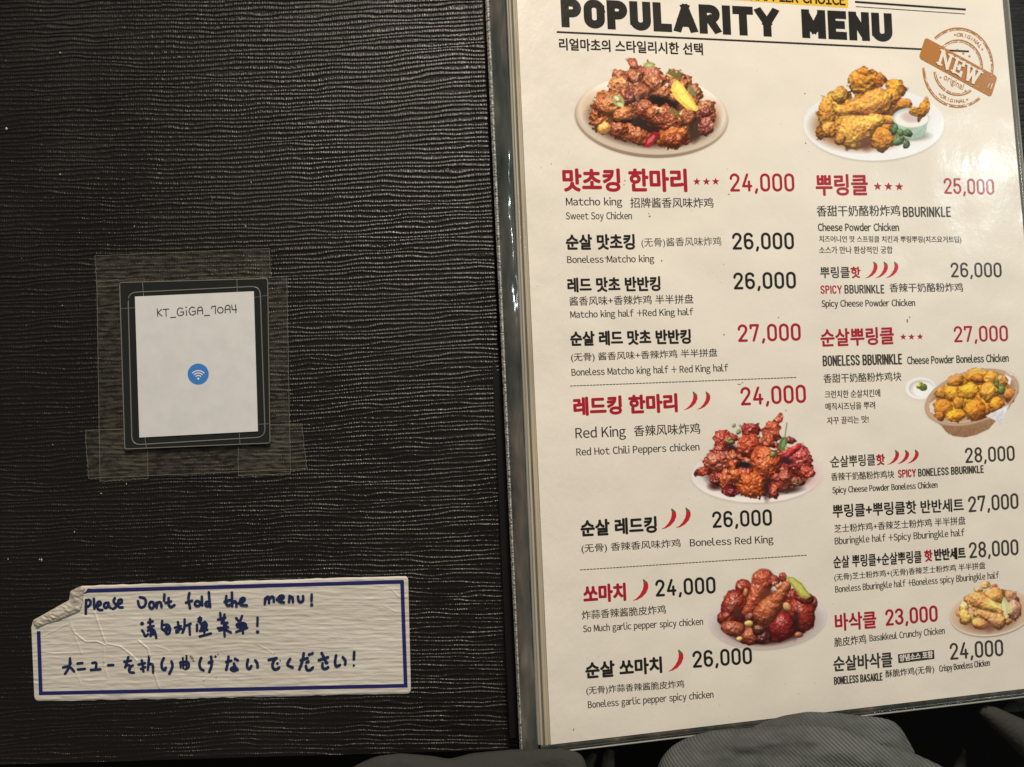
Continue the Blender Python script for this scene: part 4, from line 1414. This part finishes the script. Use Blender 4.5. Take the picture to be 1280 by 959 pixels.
# slight waviness of the worn edges
Y = Y + .5 * vn(X / 9, Y * 0, 71) * ((R_ < .004) | (R_ > .996))
hh_ = stick_h(X, Y)
edge_ = np.minimum(np.minimum(R_ * 146, (1 - R_) * 146) / 2.0, 1)
obj('paper', Z(X.ravel(), Y.ravel(), (hh_ - .0035 * (1 - edge_)).ravel()), grid_faces(nr, ns), M['sticker'], sticker, True)


def sub(a, b, st=2.0):
    a = np.array(a, float); b = np.array(b, float); n = max(1, int(np.hypot(*(b - a)) / st))
    return [tuple(a + (b - a) * t) for t in np.linspace(0, 1, n + 1)]


def band(fl, a, b, t):
    p = np.array(sub(a, b, 1.6)); d = p[-1] - p[0]; d /= np.hypot(*d); q = np.array([-d[1], d[0]]) * t / 2
    n = len(p)
    P = np.vstack([p - q, p, p + q])
    fl.add(P[:, 0], P[:, 1], [[i, i + 1, n + i + 1, n + i] for i in range(n - 1)] + [[n + i, n + i + 1, 2 * n + i + 1, 2 * n + i] for i in range(n - 1)])


fl = Flat(SK, .0012)
band(fl, (109, 738.6), (504.6, 727.2), 4.7); band(fl, (502.6, 727), (507.2, 859.5), 4.7)
band(fl, (48.6, 866.8), (507.3, 857.2), 4.5); band(fl, (48.2, 789), (51, 867.5), 4.7)
fl.poly([(104.6, 742.6), (110, 735.8), (114, 736), (110, 741)])
fl.build('border', M['navy'], sticker)

# torn corner folded back on itself, sticky side up
FP = [(41, 775.6), (64, 762.5), (87.5, 749.6), (87.2, 739.6), (94, 735.6), (102.6, 732.6), (106, 736), (104, 744), (102.5, 755), (100, 763.5), (86, 770), (72, 776), (58, 779.5), (46, 786), (42, 781)]
n = len(FP)
cen = np.mean(np.array(FP), 0)
gx_, gy_ = np.meshgrid(np.arange(38, 110, .8), np.arange(730, 790, .8))
P_ = np.array(FP)
ins = np.zeros(gx_.shape, bool); dd = np.full(gx_.shape, 1e9)
for i in range(n):
    a, b = P_[i], P_[(i + 1) % n]
    cnd = (a[1] > gy_) != (b[1] > gy_)
    ins ^= cnd & (gx_ < (b[0] - a[0]) * (gy_ - a[1]) / (b[1] - a[1] + 1e-9) + a[0])
    ab = b - a; t = np.clip(((gx_ - a[0]) * ab[0] + (gy_ - a[1]) * ab[1]) / (ab @ ab), 0, 1)
    dd = np.minimum(dd, np.hypot(gx_ - a[0] - t * ab[0], gy_ - a[1] - t * ab[1]))
sd = np.where(ins, dd, -dd)
kp = sd > -.4
kf = kp[:-1, :-1] & kp[1:, :-1] & kp[:-1, 1:] & kp[1:, 1:]
fz = .0115 + .009 * np.clip(sd / 5, 0, 1) ** .7 + .0032 * vn((gx_ + gy_ * 1.6) / 7, (gy_ - .55 * gx_) / 2.6, 81) * np.clip(sd / 3, 0, 1) + .0012 * vn(gx_ / 2.4, gy_ / 2, 82)
fc = grid_faces(gx_.shape[0], gx_.shape[1], kf)
us = np.unique(fc); rm = np.full(gx_.size, -1); rm[us] = np.arange(len(us))
obj('folded_corner', Z(gx_.ravel(), gy_.ravel(), fz.ravel())[us], rm[fc], M['flap'], sticker, True, 'crumpled torn corner folded back')


def pen_line(name, groups, label=None):
    fl = Flat(SK, .0013)
    for (ox, oy, sc_, t, sts) in groups:
        for st in sts:
            if len(st) == 3 and not isinstance(st[0], tuple):
                fl.disc(ox + st[0] / sc_, oy + st[1] / sc_, st[2] / sc_); continue
            q = zt(st, ox, oy, sc_)
            # smooth the traced points
            P = [q[0]]
            for i in range(1, len(q) - 1):
                a, b, c = np.array(q[i - 1]), np.array(q[i]), np.array(q[i + 1])
                m0, m1 = (a + b) / 2, (b + c) / 2
                for tt_ in np.linspace(0, 1, 6): P.append(tuple((1 - tt_) ** 2 * m0 + 2 * tt_ * (1 - tt_) * b + tt_ ** 2 * m1))
            P.append(q[-1])
            full = [P[0]]
            for a, b in zip(P[:-1], P[1:]): full += sub(a, b, 1.7)[1:]
            fl.ribbon(full, t)
    return fl.build(name, M['pen'], sticker, label)


pen_line('english_handwriting', [
    (95, 730, 8.0, 3.5, [[(98, 298), (98, 230), (102, 160)], [(102, 165), (138, 155), (150, 190), (130, 222), (108, 232)], [(178, 148), (180, 200), (184, 245)],
                         [(205, 226), (250, 208), (245, 175), (215, 180), (206, 225), (225, 262), (262, 260)], [(322, 188), (286, 190), (276, 225), (300, 246), (324, 215)], [(324, 188), (326, 225), (346, 240)],
                         [(388, 142), (370, 175), (402, 205), (396, 238), (368, 250)], [(415, 205), (462, 188), (455, 150), (425, 160), (415, 205), (430, 236), (466, 235)],
                         [(640, 132), (690, 142), (702, 185), (684, 225), (652, 240), (628, 218), (620, 172)], ringpts(756, 212, 24, 34), [(806, 236), (806, 186)], [(808, 205), (832, 176), (852, 192), (855, 230)],
                         [(884, 105), (880, 165)], [(926, 142), (924, 205), (944, 238), (984, 212)], [(896, 190), (950, 174)],
                         [(1134, 92), (1122, 140), (1130, 190), (1140, 242)], [(1100, 186), (1160, 168)], ringpts(1215, 196, 27, 25)]),
    (250, 730, 8.0, 3.5, [[(18, 128), (22, 212)], ringpts(74, 200, 20, 22), [(88, 84), (94, 160), (102, 226)], [(263, 122), (256, 188), (276, 220), (304, 208)], [(246, 176), (300, 160)],
                         [(319, 86), (320, 150), (322, 220)], [(322, 190), (350, 166), (364, 190), (364, 222)], [(388, 192), (438, 172), (452, 145), (420, 136), (397, 170), (400, 212), (468, 214)],
                         [(648, 198), (652, 145)], [(652, 160), (674, 122), (690, 138), (690, 188)], [(692, 150), (716, 122), (736, 132), (738, 175)], [(768, 155), (828, 150), (842, 122), (810, 112), (780, 138), (790, 178), (838, 184)],
                         [(890, 180), (896, 120)], [(896, 140), (925, 122), (930, 180)], [(980, 126), (984, 172), (1012, 186), (1034, 160), (1030, 122)], [(1117, 106), (1115, 165)], (1117, 208, 17)])])
pen_line('chinese_handwriting', [(165, 760, 7.53, 3.3, [
    (95, 148, 19), [(95, 212), (112, 235), (124, 276), (150, 246)], [(152, 136), (196, 126)], [(170, 106), (172, 185)], [(150, 182), (204, 170)], [(150, 216), (168, 192), (214, 208), (228, 282)], [(176, 225), (206, 225)], [(174, 265), (180, 215)], [(180, 250), (210, 245)],
    [(284, 122), (278, 190), (290, 206)], [(290, 162), (340, 152), (362, 192), (352, 242), (328, 246)], [(322, 182), (304, 216)], [(340, 186), (318, 238)], [(300, 205), (350, 205)],
    [(432, 132), (440, 195), (438, 225), (418, 230)], [(404, 186), (458, 170)], [(416, 215), (464, 196)], [(495, 108), (495, 190), (475, 232)], [(495, 172), (552, 148)], [(540, 166), (545, 252)],
    [(626, 102), (654, 92), (648, 120), (625, 126)], [(640, 88), (640, 142)], [(612, 156), (612, 216)], [(650, 152), (690, 132), (708, 160), (690, 200), (650, 192)], [(685, 130), (680, 230)], [(640, 216), (708, 205)], [(638, 268), (742, 240)], [(655, 175), (700, 175)],
    [(830, 48), (836, 110)], [(870, 62), (864, 110)], [(810, 110), (878, 92)], [(842, 140), (898, 140)], [(850, 120), (888, 170)], [(808, 190), (904, 180)], [(866, 160), (872, 266)], [(864, 200), (822, 212)], [(872, 202), (930, 230)],
    [(980, 96), (1004, 125)], [(1036, 76), (1020, 116)], [(986, 156), (1056, 136), (1078, 165), (1060, 190), (990, 182), (990, 152)], [(986, 166), (1064, 162)], [(982, 225), (1084, 186)], [(1032, 140), (1045, 238)],
    [(1182, 92), (1180, 168)], (1182, 225, 17)])])
pen_line('japanese_handwriting', [
    (70, 810, 9.846, 3.4, [[(172, 128), (168, 230), (112, 318)], [(172, 150), (180, 190)], [(88, 240), (165, 222), (222, 288)], [(265, 192), (325, 185)], [(270, 266), (354, 258)], [(448, 186), (500, 175), (490, 250)], [(430, 271), (545, 263)], [(642, 213), (704, 210)],
                          [(840, 170), (924, 156)], [(890, 112), (872, 180), (852, 238)], [(862, 216), (905, 206), (910, 258)], [(945, 216), (902, 240), (896, 300), (958, 304)],
                          [(1055, 152), (1068, 220), (1076, 288)], [(1016, 205), (1094, 186)], [(1046, 260), (1094, 236)], [(1146, 108), (1138, 190), (1130, 268)], [(1142, 200), (1194, 192), (1196, 302)]]),
    (195, 805, 9.846, 3.6, [[(95, 176), (64, 240), (76, 312), (112, 324), (120, 292)], [(190, 216), (210, 272), (165, 366)], 
                           [(556, 172), (530, 240), (546, 308), (584, 324)], [(650, 231), (694, 216)], [(678, 157), (690, 260), (656, 342)], (732, 155, 15), (763, 129, 8),
                           [(892, 158), (884, 240), (864, 318)], [(866, 222), (924, 206)], [(972, 182), (1006, 202)], ringpts(960, 308, 36, 22), [(960, 242), (975, 290), (1004, 318)],
                           [(1132, 192), (1114, 270), (1145, 320), (1174, 272)], [(1222, 202), (1250, 240), (1250, 288)]]),
    (195, 805, 9.846, 2.7, [[(330, 172), (336, 298)], [(375, 147), (376, 300)], [(300, 222), (404, 212), (410, 290), (360, 310)], [(296, 226), (306, 290)], [(310, 256), (400, 250)]]),
    (320, 805, 9.14, 3.6, [[(146, 182), (234, 162)], [(226, 166), (186, 216), (190, 275), (226, 298), (264, 270)], (245, 222, 16), (276, 192, 8), [(390, 172), (346, 240), (418, 268)],
                          [(512, 186), (588, 162)], [(545, 107), (534, 190), (496, 288)], [(578, 210), (600, 200)], [(570, 252), (580, 300), (620, 300), (650, 268)], [(606, 122), (616, 118)], [(640, 112), (646, 106)],
                          [(718, 185), (822, 152)], [(750, 104), (774, 150), (802, 208)], [(760, 222), (756, 270), (790, 290), (824, 266)], [(798, 215), (814, 216)], [(915, 132), (900, 200), (912, 265), (958, 240)], [(992, 152), (1026, 190), (1018, 233)],
                          [(1122, 92), (1118, 174)], (1118, 245, 14)])])
fl = Flat(SK, .0028)
for (x, y, r_) in ((238.5, 820.5, 1.5), (240, 822.5, 1.8), (241.5, 825.5, 1.2), (242.4, 826.4, .8), (270, 847, .7), (254.5, 851, .6), (129.8, 828, .9), (343, 816.5, .6)):
    fl.disc(x, y, r_, r_ * .8, 9)
fl.build('food_stain', M['stain'], sticker)

# ------------------------------------------------------------------ dust on the cover
M['dust'] = mat('pale_lint', (.46, .44, .38), .8, spec=.2)
V = []; Fc = []
rnd = np.random.RandomState(8)
SP = [(8, 161, 2.0), (75, 66, 1.2), (75, 218, 1.3), (52, 700, 1.6), (49.5, 699.5, 1.1), (307, 283, 1.1), (168, 283, .9), (93, 665, 1.0), (10, 699, .9), (126.5, 617, 1.0), (158, 605, .9), (66, 556, .8), (78, 382, .8), (430, 390, 1.0), (314, 228, 1.0), (224, 71, .8), (190, 45, .7)]
SP += [(rnd.uniform(10, 600), rnd.uniform(10, 900), rnd.uniform(.35, .6)) for _ in range(40)]
for (x, y, r_) in SP:
    if 100 < x < 385 and 310 < y < 604 or 36 < x < 516 and 715 < y < 880: continue
    c = Z(x, y, .009); rr_ = r_ * .00345
    b0 = len(V)
    k = rnd.uniform(.6, 1.3)
    for (a, b, cc) in ((1, 0, 0), (-1, 0, 0), (0, 1, 0), (0, -1, 0), (0, 0, 1), (0, 0, -1)):
        V.append(c + np.array([a * rr_ * k, b * rr_ / k, cc * rr_ * .7]))
    Fc += [[b0 + i for i in f] for f in ((0, 2, 4), (2, 1, 4), (1, 3, 4), (3, 0, 4), (2, 0, 5), (1, 2, 5), (3, 1, 5), (0, 3, 5))]
tag(obj('dust', V, Fc, M['dust'], None), 'pale dust and lint specks scattered on the black ribbed cover', 'dust', None, 'stuff')

# ------------------------------------------------------------------ clothing at the lower edge
m = M['cloth'] = mat('grey_ribbed_cloth', (.13, .135, .13), .85, spec=.15)
mp = N(m, 'ShaderNodeMapping'); mp.inputs['Rotation'].default_value = (0, 0, math.radians(-48))
L(m, pos(m), mp.inputs['Vector'])
wv_ = N(m, 'ShaderNodeTexWave', wave_type='BANDS', bands_direction='X')
wv_.inputs['Scale'].default_value = 25; wv_.inputs['Distortion'].default_value = .35; wv_.inputs['Detail'].default_value = 1.5; wv_.inputs['Detail Scale'].default_value = 3
L(m, mp.outputs[0], wv_.inputs['Vector'])
mxn = math_node(m, 'ADD', math_node(m, 'MULTIPLY', wv_.outputs['Fac'], .55), math_node(m, 'MULTIPLY', noise(m, 9, 4), .6))
st_ = N(m, 'ShaderNodeMapRange'); L(m, noise(m, 3.2, 3), st_.inputs[0])
st_.inputs[1].default_value = .38; st_.inputs[2].default_value = .62; st_.inputs[3].default_value = .08; st_.inputs[4].default_value = .7
mxn = math_node(m, 'ADD', math_node(m, 'MULTIPLY', wv_.outputs['Fac'], st_.outputs[0]), math_node(m, 'MULTIPLY', noise(m, 14, 5), .55))
L(m, ramp(m, mxn, [(.2, (.052, .056, .055)), (.9, (.125, .134, .130))]), m.node_tree.nodes['Principled BSDF'].inputs['Base Color'])
bump(m, math_node(m, 'ADD', math_node(m, 'MULTIPLY', wv_.outputs['Fac'], st_.outputs[0]), math_node(m, 'MULTIPLY', noise(m, 90, 2), .8)), .35, .007, False)
m = M['lining'] = mat('dull_grey_cloth', (.042, .042, .039), .9, spec=.1)
bump(m, noise(m, 60, 3), .5, .01, False)
M['zip'] = mat('zip_teeth', (.07, .066, .058), .35, spec=.5)


def cloth_fold(name, outline, z0, zh, depth, material, parent, seed=0, dirx=.15, wav=.012, label=None, ridges=()):
    o = np.array(outline, float)
    s_ = np.r_[0, np.cumsum(np.hypot(*np.diff(o, axis=0).T))]
    q = np.linspace(0, s_[-1], 120)
    ox = np.interp(q, s_, o[:, 0]); oy = np.interp(q, s_, o[:, 1])
    kk = np.array([1, 3, 5, 7, 5, 3, 1.]); kk /= kk.sum()
    ox2 = np.convolve(np.pad(ox, 3, 'edge'), kk, 'valid'); oy2 = np.convolve(np.pad(oy, 3, 'edge'), kk, 'valid')
    T, I = np.meshgrid(np.linspace(0, 1, 60), np.arange(120), indexing='ij')
    X = ox2[I] + dirx * depth * T; Y = oy2[I] + depth * T
    z = z0 + zh * np.sqrt(np.clip(1 - (1 - T) ** 2, 0, 1)) + wav * vn(X / 38, Y / 16, seed) * np.clip(T * 4, 0, 1) + .4 * wav * vn(X / 13, Y / 9, seed + 1) * np.clip(T * 4, 0, 1)
    for (x0_, y0_, x1_, y1_, wd_, am_) in ridges:
        ax, ay = x1_ - x0_, y1_ - y0_; l2 = ax * ax + ay * ay
        t_ = np.clip(((X - x0_) * ax + (Y - y0_) * ay) / l2, 0, 1)
        d_ = np.hypot(X - x0_ - t_ * ax, Y - y0_ - t_ * ay)
        z = z + am_ * np.exp(-(d_ / wd_) ** 2) * np.clip(T * 5, 0, 1)
    return obj(name, Z(X.ravel(), Y.ravel(), z.ravel()), grid_faces(60, 120), material, parent, True, label)


gl = Z(1000, 940, 0)
garment = thing('clothing', tuple(gl), 'rumpled grey ribbed clothing bulging over the bottom edge of the menu', 'clothing')
cloth_fold('back_fold', [(930, 915), (955, 902), (980, 894.5), (1010, 889.5), (1050, 891.5), (1075, 894.5), (1100, 897), (1116, 901), (1127, 911), (1142, 937), (1160, 985)], .06, .12, 110, M['cloth'], garment, 91)
cloth_fold('front_fold', [(812, 985), (826, 948), (840, 932), (860, 921.5), (885, 914.5), (920, 911), (955, 908), (990, 905), (1035, 905), (1072, 916), (1105, 927), (1142, 941.5), (1177, 957.5), (1235, 995)], .10, .20, 110, M['cloth'], garment, 95, wav=.011,
           ridges=((930, 927, 1010, 920, 16, .022), (1010, 920, 1090, 950, 15, .02), (1015, 946, 1080, 938, 12, .008)))
cloth_fold('lining_fold', [(420, 985), (436, 962), (452, 953), (470, 945.5), (500, 941.5), (540, 945), (562, 949), (590, 941.5), (640, 937), (690, 936), (715, 937.5), (727, 943), (733, 955), (738, 985)], .20, .10, 90, M['lining'], garment, 99)


def taper_tube(name, pts, radii, zs, material, parent, k=16):
    P = [Vector(Z(x, y, z)) for (x, y), z in zip(pts, zs)]
    n = len(P); q = 8
    PP_, RR = [], []
    for i in range(n - 1):
        for t in np.linspace(0, 1, q, endpoint=i == n - 2):
            PP_.append(P[i].lerp(P[i + 1], t)); RR.append(radii[i] * (1 - t) + radii[i + 1] * t)
    V = []; Fc = []
    for i, p in enumerate(PP_):
        d = (PP_[min(i + 1, len(PP_) - 1)] - PP_[max(i - 1, 0)]).normalized()
        u_ = d.cross(Vector((0, 0, 1))).normalized(); v_ = u_.cross(d)
        for a in range(k):
            t = 2 * math.pi * a / k
            V.append(p + (u_ * math.cos(t) + v_ * math.sin(t)) * RR[i] * .00345)
        if i:
            for a in range(k):
                b = (a + 1) % k
                Fc.append([(i - 1) * k + a, (i - 1) * k + b, i * k + b, i * k + a])
    Fc.append(list(range(k))); Fc.append([(len(PP_) - 1) * k + a for a in range(k - 1, -1, -1)])
    return obj(name, V, Fc, material, parent, True)


taper_tube('cuff', [(1227, 886), (1229, 888), (1240, 894), (1258, 906), (1282, 922), (1330, 955)], [1.5, 7, 12, 16, 22, 34], [-.25] * 6, M['lining'], garment)
taper_tube('cuff_fold', [(1252, 888), (1262, 884), (1285, 878), (1330, 870)], [2, 7, 11, 16], [-.45] * 4, M['cloth'], garment)
taper_tube('tip_fold', [(1204.5, 936), (1203, 944), (1201, 955), (1196, 985)], [2.2, 4.5, 7.5, 14], [-.5] * 4, M['lining'], garment)
taper_tube('zip_strip', [(764, 936), (761, 945), (760, 958), (760, 985)], [5, 8, 9, 9], [-.1] * 4, M['zip'], garment)
taper_tube('zip_strip', [(744, 941), (738, 951), (734, 965)], [4.5, 7, 8], [-.12] * 3, M['zip'], garment)
